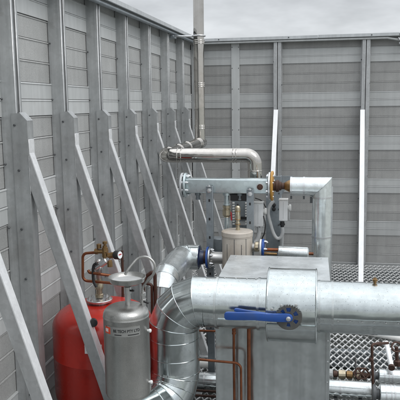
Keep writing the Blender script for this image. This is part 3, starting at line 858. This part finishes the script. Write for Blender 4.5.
MB().lathe([(.033, .0105), (.036, .012), (.033, .016), (.032, vx - vr - xf + .03)], (xf, EY, zfl), (1, 0, 0), 28).build('neck', M['steel'], t)
xg = PX(262, 248, EY)
zg = PZ(262, 247.5, EY)
MB().lathe([(.024, vr - .03), (.024, xg - vx - .012)], (vx, EY, zg), (1, 0, 0), 24).build('neck', M['steel'], t)
flange((xg - .011, EY, zg), (1, 0, 0), .044, .010, M['offwhite'], t, 0, name='flange')
flange((xg + .000, EY, zg), (1, 0, 0), .045, .012, M['blue'], t, 5, name='blue_ring')
MB().lathe([(.020, -.035), (.026, -.03), (.026, -.016), (.018, -.012)], (xg, EY - .035, zg + .012), (1, 0, 0), 10).build('union', M['palebrass'], t, smooth=20)
# brass air vent on the drum
xa, za = PX(237.8, 215, vy), vz + .0035
t = thing('air_vent', 'tall slim brass air vent standing on the lid of the beige drum', 'valve', (xa, vy, za))
MB().lathe([(.011, 0), (.011, .018), (.0085, .019), (.0085, .024), (.0125, .026), (.0125, .040), (.0095, .043), (.0095, .05), (.0135, .053), (.0145, .07), (.0135, .092), (.0145, .094), (.0145, .118), (.013, .123), (.007, .128)], (xa, vy, za), (0, 0, 1), 20).build('vent_body', M['palebrass'], t)
MB().lathe([(.005, .128), (.005, .137), (.003, .139)], (xa, vy, za), (0, 0, 1), 10).build('cap', M['black'], t)
for z in (.026, .053, .094): bead((xa, vy, za + z + .004), (0, 0, 1), .0145, M['brass'], t, .0015)
# small dark box left of the drum
q = P(217.5, 243, 3.42)
t = tag(MB().box(q[0] - .035, q[0] + .03, 3.39, 3.46, q[2] - .06, q[2] + .03).build('terminal_box', M['strut'], None, bevel=.004), 'plain dark grey box tucked in just left of the beige drum', 'box')

# ------------------------------------------------------------------ terminal rail, mounting post, grey actuators, conduits
BY = 3.58
xb0, xb1 = PX(232, 210, BY), PX(247, 210, BY)
t = thing('terminal_board', 'dark board with rows of small white terminals under the header', 'board', ((xb0 + xb1) / 2, BY, .5))
MB().box(xb0, xb1, BY, BY + .02, .50, hz - .02).build('board', M['strut'], t, bevel=.002)
for k in range(9):
    for u in (233.5, 246.2):
        z = PZ(u, 203 + k * 2.6, BY)
        MB().box(PX(u, 203, BY) - .006, PX(u, 203, BY) + .006, BY - .006, BY - .0002, z - .0045, z + .0045).build('terminal', M['offwhite'], t, bevel=.001)
q = P(243, 223, BY)
MB().box(q[0] - .022, q[0] + .02, BY - .005, BY - .0002, q[2] - .012, q[2] + .012).build('label', M['conduit'], t)
MB().box(PX(240, 217, BY), PX(247, 217, BY), BY - .012, BY - .0002, PZ(240, 219, BY), PZ(240, 216.5, BY)).build('cable_tray', M['black'], t)
q0, q1 = PX(266, 220, 3.62), PX(281, 220, 3.62)
t = thing('mounting_post', 'broad blue grey steel channel behind the two grey actuator boxes', 'post', ((q0 + q1) / 2, 3.62, 0))
MB().prism([(q0, 3.62, 0), (q1, 3.62, 0), (q1, 3.67, 0), (q1 - .004, 3.67, 0), (q1 - .004, 3.624, 0), (q0 + .004, 3.624, 0), (q0 + .004, 3.67, 0), (q0, 3.67, 0)], (0, 0, PZ(270, 176, 3.62))).build('channel', M['strut'], t, bevel=.001)
for k in range(6):
    MB().lathe([(.005, 0), (.005, .002), (.001, .003)], (q1 - .012, 3.62, .55 + k * .09), (0, -1, 0), 8).build('bolt', M['darksteel'], t)
MB().prism([(q1, 3.628, PZ(270, 176, 3.62)), (q1, 3.628, PZ(270, 196, 3.62)), (PX(294, 176, 3.62), 3.628, PZ(270, 176, 3.62))], (0, .006, 0)).build('gusset', M['strut'], t)


def actuator(u0, u1, v0, v1, y, lab, knob):
    p, q = P(u0, v0, y), P(u1, v1, y)
    t = thing('actuator_box', lab, 'actuator', ((p[0] + q[0]) / 2, y + .03, q[2]), 'grey actuator boxes under the header')
    MB().box(p[0], q[0], y, y + .05, q[2], p[2] - .006).build('housing', M['greybox'], t, bevel=.004, seg=2)
    MB().box(p[0] - .002, q[0] + .002, y - .002, y + .052, p[2] - .0055, p[2] + .001).build('lid', M['offwhite'], t, bevel=.002, seg=2)
    MB().box((p[0] + q[0]) / 2 - .0008, (p[0] + q[0]) / 2 + .0008, y - .0008, y + .001, q[2] + .012, p[2] - .012).build('moulding_line', M['conduit'], t)
    zk = q[2] + (p[2] - q[2]) * knob
    MB().lathe([(.012, 0), (.012, .008), (.018, .009), (.018, .018), (.014, .020)], (q[0] - .001, y + .022, zk), (1, 0, 0), 20).build('knob', M['offwhite'], t)
    MB().box(q[0] + .004, q[0] + .012, y + .012, y + .030, zk - .07, zk - .019).build('cable_gland', M['conduit'], t, bevel=.003)
    return t, p, q


ta1, p, q = actuator(253, 263, 202.5, 226.5, 3.44, 'larger grey actuator box hanging beside the right strut of the header', .62)
for dx in (.012, .027, .042):
    MB().box(p[0] + dx - .002, p[0] + dx + .002, 3.45, 3.46, q[2] - .025, q[2] - .0005).build('pin', M['zinc'], ta1)
pa_ = P(259, 227, 3.46)
cpath = smooth_path([pa_ + V((0, 0, 0)), P(259, 233, 3.46), P(257, 240, 3.45), P(253, 246, 3.43), P(250, 252, 3.42)], 8)
tag(MB().tube(cpath, .0125, 14).build('flexible_conduit', M['conduit']), 'grey flexible conduit dropping from the larger actuator box behind the beige drum', 'conduit')
tag(MB().tube(smooth_path([P(263.5, 216, 3.43), P(265.3, 224, 3.42), P(264.5, 233, 3.42), P(262.3, 238, 3.42), P(261, 246, 3.42)], 8), .0035, 8).build('cable', M['black']), 'thin black cable hanging from the larger actuator box', 'cable')
ta2, p, q = actuator(279, 287.5, 199.5, 221, 3.46, 'smaller grey actuator box on the broad steel channel below the brown coupling', .6)
gx, gz_ = PX(282.3, 224, 3.48), PZ(282, 221.5, 3.48)
MB().lathe([(.012, 0), (.012, -.010), (.015, -.011), (.015, -.02), (.010, -.022), (.010, -.03)], (gx, 3.48, gz_), (0, 0, 1), 12).build('gland', M['black'], ta2)
cp = smooth_path([V((gx, 3.48, gz_ - .028)), P(282.6, 233, 3.48), P(280.5, 237.5, 3.48), P(276.8, 238.2, 3.48), P(273.3, 233, 3.48), P(270.5, 224, 3.48), P(268.2, 214, 3.48), P(269.5, 206.5, 3.48), P(273.5, 201.0, 3.50)], 8)
rad = []
o = MB().tube(cp, .0095, 14).build('flexible_conduit', M['conduit'])
tag(o, 'grey conduit looping from under the smaller actuator box up to the yellow ring', 'conduit')
tag(MB().tube([P(282, 234, 3.56), P(281, 262, 3.56)], .010, 12).build('conduit_drop', M['conduit']), 'straight grey conduit going down behind the looped conduit', 'conduit')
tag(MB().tube(smooth_path([P(255, 198, 3.50), P(262, 201, 3.50), P(266, 208, 3.50)], 6), .003, 8).build('cable', M['black']), 'short black cable under the rusty header plug', 'cable')
t = thing('cable_gland', 'pair of small black glands behind the looped conduit', 'gland', P(274, 209, 3.6))
for v in (205, 209): MB().lathe([(.011, 0), (.011, .014), (.006, .016)], P(274, v, 3.6195), (0, -1, 0), 12).build('gland', M['black'], t)

# copper stubs and lagged stub right of the drum
zl = PZ(293, 252.5, EY)
xa, xb = PX(278, 252, EY), PX(309, 253, EY)
t = thing('lagged_stub', 'short silver lagged pipe lying behind the casing, copper showing at both ends', 'pipe', (xa, EY, zl - .03))
MB().lathe([(.015, 0), (.032, .002), (.034, .006), (.034, xb - xa - .008), (.028, xb - xa - .002), (.010, xb - xa)], (xa, EY, zl), (1, -.0, -.03), 32).build('lagging', M['dull_clad'], t)
MB().tube([(xg + .013, EY, zl + .012), (xa + .004, EY, zl + .012)], .009, 14).build('copper_end', M['copper'], t)
MB().tube([(xg + .013, EY - .02, zl - .004), (xa - .004, EY - .02, zl - .006)], .007, 14).build('brass_end', M['brass'], t)
MB().tube([(xb - .003, EY, zl - .004), (PX(313.5, 253, EY), EY, zl - .004)], .008, 14).build('copper_end', M['copper'], t)

# ------------------------------------------------------------------ red tank
TY = 2.455
tx = PX(104, 350, TY); tr = abs(PX(104, 350, TY) - PX(56.8, 350, TY)) * .985
tz1 = PZ(101, 303, TY); tz0 = PZ(103, 408, TY)
t = thing('expansion_tank', 'large glossy red pressure tank standing behind the first diagonal brace', 'tank', (tx, TY, 0))
prof = []
for i in range(9):
    a = math.pi / 2 * i / 8
    prof.append((.02 + (tr - .02) * math.sin(a) ** .75, tz0 + .10 * (1 - math.cos(a))))
hz_ = tz1 - .085
zw = PZ(80, 367, TY - tr * .9)
prof.append((tr, zw - .003)); prof.append((tr + .0012, zw)); prof.append((tr, zw + .003))
for i in range(11):
    a = math.pi / 2 * i / 10
    prof.append((.02 + (tr - .02) * math.cos(a) ** .62, hz_ + .085 * math.sin(a) ** 1.05))
MB().lathe(prof, (tx, TY, 0), (0, 0, 1), 72).build('shell', M['red'], t)
for k in range(3):
    a = R_(90 + 120 * k)
    c = V((tx + math.cos(a) * tr * .72, TY + math.sin(a) * tr * .72, 0))
    MB().box(c[0] - .018, c[0] + .018, c[1] - .018, c[1] + .018, 0, tz0 + .06).build('leg', M['red'], t, bevel=.003)
fx = PX(99.5, 298, TY); fz = PZ(99.5, 301, TY)
fl = MB().lathe([(.03, -.012), (.03, 0), (.051, .0005), (.053, .003), (.053, .009), (.051, .011), (.02, .0115), (.016, .013)], (fx, TY, fz), (0, 0, 1), 48).build('top_flange', M['zinc'], t)
for k in range(8):
    a = 2 * math.pi * k / 8 + .3
    MB().lathe([(.006, 0), (.006, .005), (.003, .0055), (.003, .009)], (fx + .042 * math.cos(a), TY + .042 * math.sin(a), fz + .0112), (0, 0, 1), 6).build('bolt', M['steel'], fl, smooth=20)


def on_cyl(cx_, cy_, r, uc, y_seen, w_, h_, zc, th, nseg=10):
    """curved label on a vertical cylinder: uc = x of its middle seen from the camera side"""
    ac = math.asin(max(-1, min(1, (uc - cx_) / r)))
    m_ = MB(); vs = []; fs = []
    for i in range(nseg + 1):
        a = ac - w_ / r / 2 + w_ / r * i / nseg
        for rr_ in (r, r + th):
            for z in (zc - h_ / 2, zc + h_ / 2):
                vs.append((cx_ + rr_ * math.sin(a), cy_ - rr_ * math.cos(a), z))
    for i in range(nseg):
        o = i * 4; p = o + 4
        fs += [(o + 2, p + 2, p + 3, o + 3), (o, o + 1, p + 1, p), (o + 1, o + 3, p + 3, p + 1), (o, p, p + 2, o + 2)]
    fs += [(0, 2, 3, 1), (nseg * 4, nseg * 4 + 1, nseg * 4 + 3, nseg * 4 + 2)]
    return m_.add(vs, fs), ac


zl_ = PZ(93, 349.5, TY - tr)
mlab, ac = on_cyl(tx, TY, tr + .0004, PX(93, 349, TY - tr), 0, .066, .036, zl_, .0012, 14)
lb = mlab.build('paper_label', M['white'], t, smooth=0)
for k, (o_, w_) in enumerate(((.024, .010), (.024, .007), (-.02, .014), (-.02, .012))):
    mm, _ = on_cyl(tx, TY, tr + .0017, PX(93, 349, TY - tr) + o_, 0, w_, .004, zl_ + .010 - .012 * (k % 2) - .003, .0004, 3)
    mm.build('print', M['ink'], lb, smooth=0)
qk = P(93.5, 321.5, TY - tr * .93)
ak = math.asin((qk[0] - tx) / tr)
dk = V((math.sin(ak) + .3, -math.cos(ak), .15)).normalized()
bk = V((tx + tr * math.sin(ak) * .95, TY - tr * math.cos(ak) * .95, qk[2]))
MB().lathe([(.008, -.01), (.008, .004), (.014, .005), (.016, .010), (.016, .026), (.014, .031), (.004, .032)], bk, dk, 24).build('valve_cap', M['black'], t)

# ------------------------------------------------------------------ valve set on the tank
gy = TY - .02
def G(u, v, dy=0): return P(u, v, gy + dy)
t = thing('valve_set', 'brass and steel valve cluster with a gauge, standing on the red tank', 'valve', (fx, TY, fz + .012))
ax_ = fx
def zg_(v): return PZ(99.5, v, TY)
MB().lathe([(.017, zg_(297)), (.017, zg_(294)), (.013, zg_(293.5)), (.013, zg_(289)), (.0175, zg_(288.5)), (.0185, zg_(284.5)), (.016, zg_(283)), (.016, zg_(281.5)), (.012, zg_(281)), (.012, zg_(278))], (ax_, TY, 0), (0, 0, 1), 16).build('nipple', M['palebrass'], t, smooth=25)
MB().lathe([(.014, zg_(278)), (.015, zg_(277)), (.015, zg_(271)), (.017, zg_(270)), (.017, zg_(267)), (.013, zg_(266)), (.013, zg_(262)), (.015, zg_(261)), (.010, zg_(259))], (ax_, TY, 0), (0, 0, 1), 20).build('valve_body', M['steel'], t)
a = G(95.5, 268, -.03); b = G(110, 258, -.03)
dd = (b - a)
MB().lathe([(.007, 0), (.009, .002), (.009, dd.length * .3), (.0135, dd.length * .34), (.0135, dd.length * .75), (.010, dd.length * .8), (.010, dd.length)], a, dd, 18).build('strainer', M['zinc'], t)
MB().tube([G(93.5, 269, -.03), a], .006, 12).build('spindle', M['steel'], t)
# brass tees on top
c = G(105, 250.5, -.02)
tee = MB().lathe([(.009, -.034), (.009, -.028), (.0125, -.027), (.0125, .012), (.009, .013), (.009, .02)], c, (0, 0, 1), 10).build('brass_tee', M['brass'], t, smooth=25)
c2 = G(99.5, 251.5, -.02)
MB().lathe([(.007, -.02), (.012, -.019), (.012, -.006), (.009, -.005), (.009, .024), (.0125, .025), (.0125, .034)], c2, (1, 0, .02), 8).build('brass_body', M['brass'], tee, smooth=25)
MB().lathe([(.006, 0), (.006, .012), (.010, .013), (.010, .022), (.004, .024)], G(105, 247, -.02), (0, 0, 1), 8).build('brass_cap', M['brass'], tee, smooth=25)
MB().lathe([(.006, 0), (.010, .002), (.010, .018), (.004, .02)], G(99, 248.5, -.02), (0, 0, 1), 8).build('brass_cap', M['brass'], tee, smooth=25)
MB().lathe([(.009, -.012), (.012, -.011), (.012, .012), (.009, .013), (.009, .026), (.0115, .027), (.0115, .034)], G(111, 255.5, -.03), (.95, -.1, .25), 8).build('brass_body', M['brass'], tee, smooth=25)
MB().lathe([(.007, -.018), (.011, -.017), (.011, .0), (.008, .012)], G(109.8, 262.5, -.03), (0, 0, 1), 8).build('brass_drop', M['brass'], tee, smooth=25)
c = G(115, 255, -.035)
gax = V((.93, -.34, .10))
gau = MB().lathe([(.010, 0), (.0165, .001), (.0175, .003), (.0175, .022), (.016, .024), (.006, .0242)], c, gax, 32).build('gauge', M['black'], t)
gn = gax.normalized()
MB().lathe([(.0005, 0), (.0145, 0), (.0145, .0008), (.0005, .0008)], c + gn * .0244, gax, 28).build('dial', M['white'], gau)
x_, y_, _ = frame(gax)
MB().obox(c + gn * .0256 + y_ * .002, (x_, y_, gn), (.009, .0022, .0004)).build('red_sector', M['redplastic'], gau)
# black strap lever
MB().tube(smooth_path([G(96.8, 263, -.04), G(93.6, 266, -.04), G(93, 275, -.04), G(93.8, 282, -.04), G(96.5, 287, -.04)], 5), .0058, 8).build('strap_lever', M['black'], t)
# two bent copper capillaries
MB().tube(fillet([G(96.5, 252.3, -.02), G(82.8, 253.5, -.02), G(82.8, 280.5, -.02), G(113, 283.2, -.02)], [.02, .02], 8), .0056, 12).build('capillary', M['copper'], t)
MB().tube(fillet([G(88.0, 270.0, -.035), G(89.5, 272.6, -.035), G(101, 274.2, -.05), G(114, 276.0, -.04)], [.006, .01], 6), .0056, 12).build('capillary', M['copper'], t)

# rust brown pipes between the red tank and the big elbow
ry = 2.66
t = thing('rusty_pipe', 'rust red bent pipe behind the looped tube, left of the big elbow', 'pipe', P(154, 330, ry))
MB().tube(fillet([P(143.5, 300, ry), P(143.5, 282, ry), P(146.5, 276, ry), P(154.8, 270, ry), P(156.0, 320, ry)], [.02, .02, .02], 6), .008, 12).build('pipe', M['rust'], t)
MB().tube(fillet([P(133, 281, ry), P(147, 283.5, ry), P(152.0, 284.5, ry), P(152.5, 330, ry)], [.01, .02], 6), .0065, 12).build('pipe', M['rust'], t)
tag(MB().tube([P(122.0, 250.5, 2.62), P(122.8, 276, 2.62), P(122.9, 350, 2.62)], .006, 12).build('copper_pipe', M['rust']), 'thin rusty upright pipe behind the gauge', 'pipe')

# ------------------------------------------------------------------ silver vessel with funnel
SYc = 2.12
sx_ = PX(127.2, 350, SYc); sr = abs(PX(105.2, 350, SYc) - sx_) * .985
sz1 = PZ(128, 303.5, SYc); sz0 = PZ(128, 395, SYc)
t = thing('steel_vessel', 'dull silver dosing vessel with a printed plate, in front of the red tank', 'vessel', (sx_, SYc, 0))
prof = [(.02, sz0), (sr - .012, sz0 + .004), (sr - .003, sz0 + .010), (sr - .003, sz0 + .016), (sr, sz0 + .018), (sr, sz1 - .047), (sr + .0012, sz1 - .045), (sr + .0012, sz1 - .042), (sr, sz1 - .040), (sr, sz1 - .036)]
for i in range(1, 9):
    a = math.pi / 2 * i / 8
    prof.append((.012 + (sr - .012) * math.cos(a) ** .75, sz1 - .036 + .034 * math.sin(a)))
sh = MB().lathe(prof, (sx_, SYc, 0), (0, 0, 1), 64).build('shell', M['vessel'], t)
# bracket arm back to the shell of the red tank
dv = (V((tx, TY, 0)) - V((sx_, SYc, 0))); gap_ = dv.length - tr - sr; dv.normalize()
for z in (sz0 + .07, sz1 - .10):
    q = V((sx_, SYc, z)) + dv * (sr + gap_ / 2)
    MB().obox(q, (dv, dv.cross(V((0, 0, 1))), (0, 0, 1)), (gap_ / 2 + .003, .014, .004)).build('bracket_arm', M['darksteel'], t, bevel=.001)
zpl = PZ(123, 332.5, SYc - sr)
xpl = PX(123.0, 332, SYc - sr * .95)
plate, ac = on_cyl(sx_, SYc, sr + .0003, xpl, 0, .124, .034, zpl, .0008, 22)
pl_ = plate.build('label_plate', M['platelabel'], t, smooth=30)
xlg = PX(109.8, 332, SYc - sr * .55)
al = math.asin((xlg - sx_) / sr)
lg, _ = on_cyl(sx_, SYc, sr + .0012, xlg, 0, .027, .024, zpl + .001, .0004, 8)
lgo = lg.build('logo', M['orange'], pl_, smooth=30)


def text_on_cyl(body, size, ang0, zbase, r, mat, name, parent, sxx=1.0, bold=0.0):
    cu = bpy.data.curves.new(name, 'FONT'); cu.body = body; cu.size = size; cu.extrude = .00015; cu.offset = bold
    cu.resolution_u = 3
    ob = bpy.data.objects.new(name, cu); COL.objects.link(ob)
    dg = bpy.context.evaluated_depsgraph_get(); dg.update()
    me = bpy.data.meshes.new_from_object(ob.evaluated_get(dg))
    COL.objects.unlink(ob); bpy.data.objects.remove(ob)
    org = ORG.get(parent, V())
    for v in me.vertices:
        a = ang0 + v.co[0] * sxx / r
        rr_ = r + v.co[2]
        v.co = V((sx_ + rr_ * math.sin(a), SYc - rr_ * math.cos(a), zbase + v.co[1])) - org
    me.materials.clear(); me.materials.append(mat)
    o = bpy.data.objects.new(name, me); COL.objects.link(o); o.parent = parent; ORG[o] = org
    return o


text_on_cyl('BE', .0155, al - .0095 / sr, zpl - .0045, sr + .0019, M['white'], 'lettering', lgo, .95, .0006)
a0 = math.asin((PX(114.6, 332, SYc - sr * .8) - sx_) / sr)
text_on_cyl('BE TECH PTY LTD', .0140, a0, zpl - .0015, sr + .0014, M['ink'], 'lettering', pl_, .86, .0004)
for o_, w_ in ((.004, .026), (.052, .040)):
    a = a0 + o_ / sr
    mm, _ = on_cyl(sx_, SYc, sr + .0012, sx_ + sr * math.sin(a + w_ / sr / 2), 0, w_, .0032, zpl - .0105, .0003, 8)
    mm.build('small_print', M['ink'], pl_, smooth=0)
# side ports
for v in (329.5, 380.5):
    z = PZ(148, v, SYc)
    MB().lathe([(.004, 0), (.004, .004), (.006, .005), (.007, .008), (.0066, .012), (.003, .014)], (sx_ + sr - .001, SYc - .01, z), (1, -.1, 0), 16).build('side_port', M['greybox'], t)
# dent
zs_ = sz1 - .005
fxx, fzz = PX(127.2, 278, SYc), PZ(127.2, 278.5, SYc)
MB().lathe([(.010, 0), (.010, fzz - .055 - zs_), (.0125, fzz - .054 - zs_), (.0125, fzz - .030 - zs_), (.008, fzz - .028 - zs_), (.008, fzz - .016 - zs_)], (fxx, SYc, zs_), (0, 0, 1), 20).build('neck', M['steel'], t)
fr2 = abs(PX(109.7, 278, SYc) - PX(145, 278, SYc)) / 2
MB().lathe([(.010, -.020), (fr2 - .018, -.017), (fr2 - .004, -.010), (fr2, .004), (fr2 + .0015, .005), (fr2 + .0015, .008), (fr2 - .001, .008), (fr2 - .0045, -.004), (fr2 - .013, -.011), (.006, -.014)], (fxx, SYc, fzz), (0, 0, 1), 56).build('funnel', M['vessel'], t)
MB().lathe([(.001, -.0135), (fr2 - .017, -.0105), (fr2 - .0085, -.0065)], (fxx, SYc, fzz), (0, 0, 1), 40).build('water', M['conduit'], t)
MB().tube([(fxx + .008, SYc - .004, fzz - .042), (fxx + .026, SYc - .012, fzz - .040)], .0035, 8).build('handle', M['black'], t)
# second neck with tap
nx_, nz_ = PX(143, 300, SYc + .02), sz1 - .018
n2 = MB().lathe([(.008, 0), (.008, .015), (.011, .016), (.011, .03), (.0075, .031), (.0075, .042), (.0105, .043), (.0105, .054), (.006, .055), (.006, .06)], (nx_, SYc + .02, nz_), (0, 0, 1), 14).build('neck', M['steel'], t)
MB().tube([(nx_ + .006, SYc + .01, nz_ + .024), (nx_ + .024, SYc + .0, nz_ + .022)], .0032, 8).build('handle', M['black'], n2)
# overflow tube looping into the dish
yl = SYc + .02
lp = smooth_path([V((nx_, yl, nz_ + .055)), P(142.8, 288, yl), P(146, 282.5, yl), P(151.5, 277.0, yl), P(154.7, 270, yl), P(154.2, 263.5, yl), P(150, 258.5, yl), P(144.5, 256.8, yl), P(138, 258.5, yl), P(132.5, 264, yl - .01), P(127.2, 271, yl - .02), P(125.2, 274.5, yl - .02)], 7)
MB().tube(lp, .0046, 12).build('overflow_tube', M['vessel'], t)

# ------------------------------------------------------------------ copper pipes in front of the casing
cy_ = 2.545
tag(MB().tube([P(233.8, 300, cy_), P(233.9, 350, cy_), P(234.6, 420, cy_), V((PX(234.6, 420, cy_), cy_, .0))], .0056, 14).build('copper_pipe', M['copper']), 'slim copper pipe dropping down the casing front below the blue lever', 'pipe')
cpl = P(234, 331.5, cy_)
tag(MB().lathe([(.006, -.012), (.0085, -.011), (.0085, -.003), (.007, -.002), (.007, .002), (.0085, .003), (.0085, .011), (.006, .012)], cpl, (0, 0, 1), 16).build('copper_coupling', M['copper']), 'small copper coupling on the slim pipe below the blue lever', 'coupling')
x = PX(249, 360, cy_)
tag(MB().tube([(x, cy_, PZ(249, 300, cy_)), (x, cy_, 0)], .0082, 16).build('copper_pipe', M['copper']), 'thicker straight copper pipe down the middle of the casing front', 'pipe')
z = PZ(220, 361.2, 2.515); x = PX(241, 380, 2.515)
tag(MB().tube(fillet([(PX(160, 361, 2.515), 2.53, z + .002), (x, 2.515, z - .004), (x + .002, 2.515, 0)], .026, 8), .0052, 14).build('copper_pipe', M['copper']), 'copper pipe coming from behind the elbow and bending down beside the slim pipe', 'pipe')

# ------------------------------------------------------------------ things on the grating behind the casing
# long clad pipe along the floor
FYp = 3.22
zfp = PZ(350, 389, FYp); rf = .0425
t = thing('insulated_pipe', 'low clad pipe along the grating, passing behind the casing', 'pipe', (.2, FYp, 0))
MB().tube([(-1.0, FYp, zfp), (PX(373.5, 389, FYp), FYp, zfp)], rf, 36).build('cladding', M['dull_clad'], t)
xx = PX(372, 389, FYp)
for u in (205, 340, 372): band((PX(u, 388, FYp), FYp, zfp), (1, 0, 0), rf, .008, M['zinc'], t)
MB().box(-1.0, PX(373, 389, FYp), FYp - rf - .001, FYp - rf + .004, zfp - .017, zfp - .014).build('lap_seam', M['casing'], t)
for u in (360, 335):
    MB().box(PX(u, 395, FYp) - .008, PX(u, 395, FYp) + .008, FYp - .03, FYp + .03, 0, max(zfp - rf + .004, .006)).build('saddle', M['darksteel'], t)
# white pipe above it, left gap
yq = 3.50
zq2 = PZ(207, 365, yq)
tag(MB().tube([(PX(150, 363, yq), yq, zq2), (PX(262, 366, yq), yq, zq2)], .023, 24).build('white_pipe', M['offwhite']), 'short run of off white pipe in the gap right of the big elbow', 'pipe')
for (v, y, r, lab) in ((391, 3.10, .0065, 'upper thin copper pipe low in the gap right of the big elbow'), (396, 3.06, .0065, 'lower thin copper pipe at the bottom of the gap right of the big elbow')):
    zz = PZ(207, v, y)
    tag(MB().tube([(PX(150, v, y), y, zz), (bx0 - .012, y, zz)], r, 12).build('copper_pipe', M['rust']), lab, 'pipe')
yy_ = 3.75
tag(MB().tube([P(193, 330.5, 3.3), P(217, 331.2, 3.3)], .006, 12).build('copper_pipe', M['copper']), 'thin copper pipe crossing the gap under the bend of the big elbow', 'pipe')
# slotted strut seen in the gap
yq = 3.72
x0_, x1_ = PX(206.3, 340, yq), PX(212.8, 340, yq)
zlo, zhi = PZ(209, 348.5, yq), PZ(209, 318, yq)
t = thing('slotted_strut', 'dark slotted strut standing in the gap under the bend of the big elbow', 'strut', ((x0_ + x1_) / 2, yq, 0))
mm = MB(); mm.box(x0_, x1_, yq, yq + .003, .012, zhi); mm.box(x0_, x0_ + .003, yq + .003, yq + .035, .012, zhi); mm.box(x1_ - .003, x1_, yq + .003, yq + .035, .012, zhi)
mm.build('channel', M['darksteel'], t)
MB().box(x0_ - .05, x1_ + .05, yq - .10, yq + .05, .004, .012).build('base_plate', M['cap'], t, bevel=.002)
for v in (335.5, 343, 327):
    z = PZ(209.8, v, yq)
    MB().box((x0_ + x1_) / 2 - .005, (x0_ + x1_) / 2 + .005, yq - .0012, yq + .0002, z - .012, z + .012).build('slot', M['black'], t)
# pale conduit lying on the grating
a, b = P(329, 331, 4.05), P(405, 342, 4.0)
t_ = [V((a[0] * 1, 4.32, .02)), V((.75, 4.05, .02))]
tag(MB().tube([V((PX(300, 328, 4.33), 4.33, .024)), V((PX(402, 340.5, 4.06), 4.06, .024)), V((.9, 3.97, .024))], .021, 16).build('conduit', M['offwhite']), 'pale conduit lying slantwise on the grating beneath the big pipe', 'conduit')
# rusty bent pipe, right
ry = 3.12
z0 = PZ(372, 343.5, ry)
t = thing('rusty_pipe', 'rust brown bent pipe rising from the low clad pipe at the right', 'pipe', (PX(374, 400, ry), ry, 0))
MB().tube(fillet([P(388, 343, ry + .1), P(371.8, 344.2, ry), P(373.4, 402, ry), V((PX(373.8, 415, ry), ry, 0))], [.014, .05], 6), .0068, 12).build('pipe', M['rust'], t)
q = P(372, 359.5, ry)
MB().lathe([(.005, 0), (.012, .002), (.012, .012), (.006, .016)], q, (-.8, -.6, .1), 8).build('nut', M['rust'], t, smooth=20)
q = P(379, 344, ry + .05)
MB().lathe([(.008, -.014), (.011, -.012), (.011, .012), (.008, .014)], q, (1, .8, 0), 8).build('union', M['rust'], t, smooth=20)
# white bar leaning
a, b = P(386.3, 342.5, 3.45), P(391.5, 367, 3.25)
t = thing('white_rod', 'short white tube standing at a slant beside the rusty pipe', 'tube', b)
MB().tube([a, b], .013, 16).build('tube', M['white_steel'], t)
MB().tube([b + (b - a).normalized() * -.004, b + (b - a).normalized() * .010], .0165, 16).build('collar', M['rust'], t)
# brass unions behind the low pipe
by_ = 3.36
t = thing('brass_union', 'row of brass couplings on the grating behind the low clad pipe', 'coupling', P(345, 376, by_))
zb_ = PZ(345, 374.5, by_)
xs_ = [PX(u, 374, by_) for u in (328, 333, 338, 346, 353, 361, 371)]
rads = [.026, .018, .024, .021, .024, .014]
mats = ['conduit', 'rust', 'palebrass', 'brass', 'palebrass', 'rust']
for k in range(6):
    MB().lathe([(rads[k] * .7, .0006), (rads[k], .003), (rads[k], xs_[k + 1] - xs_[k] - .003), (rads[k] * .7, xs_[k + 1] - xs_[k] - .0006)], (xs_[k], by_, zb_), (1, 0, 0), 12 if k != 4 else 6).build('coupling', M[mats[k]], t, smooth=25)
t = thing('hand_wheel', 'rusty hexagonal hand wheel behind the low clad pipe, left of the rusty pipe', 'hand wheel', P(361, 374, 3.30))
c = P(361.5, 373.5, 3.29)
hexp = [c + V((.040 * math.cos(R_(60 * k)), 0.012 * math.sin(R_(60 * k)), .027 * math.sin(R_(60 * k)))) for k in range(6)]
MB().tube(hexp + [hexp[0], hexp[1]], .0048, 8).build('rim', M['rust'], t)
for k in range(3): MB().tube([hexp[k], hexp[k + 3]], .004, 8).build('spoke', M['rust'], t)
tag(MB().tube([P(356, 383, 3.27), P(355.6, 362, 3.34), P(355.4, 357.5, 3.36)], .005, 8).build('wire_stub', M['black']), 'short black upright wire left of the hexagonal hand wheel', 'wire')
# clad valve covers at the right edge
for (v0, v1, y, u0, lab) in ((369, 383, 3.30, 378.5, 'upper clad valve cover at the right edge, beside the rusty pipe'), (384.5, 404, 3.02, 379.5, 'lower clad valve cover in the bottom right corner')):
    xa = PX(u0, (v0 + v1) / 2, y); zc2 = (PZ(u0, v0, y) + PZ(u0, v1, y)) / 2; rr2 = abs(PZ(u0, v0, y) - PZ(u0, v1, y)) / 2
    t = thing('valve_cover', lab, 'valve cover', (xa, y, zc2 - rr2), 'clad valve covers at the right edge')
    MB().lathe([(rr2 * .4, 0), (rr2 - .003, 0), (rr2, .003), (rr2, .34)], (xa, y, zc2), (1, 0, 0), 40).build('cladding', M['dull_clad'], t)
    MB().lathe([(.012, -.030), (rr2 * .92, -.030), (rr2 * .92, -.018), (rr2 * .5, -.016), (rr2 * .5, -.001)], (xa, y, zc2), (1, 0, 0), 32).build('dark_flange', M['darksteel'], t)
    for dx in (.028, .052, .068): band((xa + dx, y, zc2), (1, 0, 0), rr2, .007, M['zinc'], t)
# dark valve bits above them
t = thing('iron_valve', 'dark rusty valve at the right edge above the clad covers', 'valve', P(396, 352, 3.5))
c = P(396.5, 347, 3.5)
MB().torus(c, (.2, -1, .5), .026, .0045, 24, 8).build('hand_wheel', M['rust'], t)
MB().tube([c, P(397, 362, 3.5)], .010, 10).build('spindle', M['rust'], t)
MB().lathe([(.014, 0), (.022, .004), (.022, .03), (.012, .036)], P(397.5, 366, 3.5), (0, 0, 1), 8).build('bonnet', M['rust'], t, smooth=20)
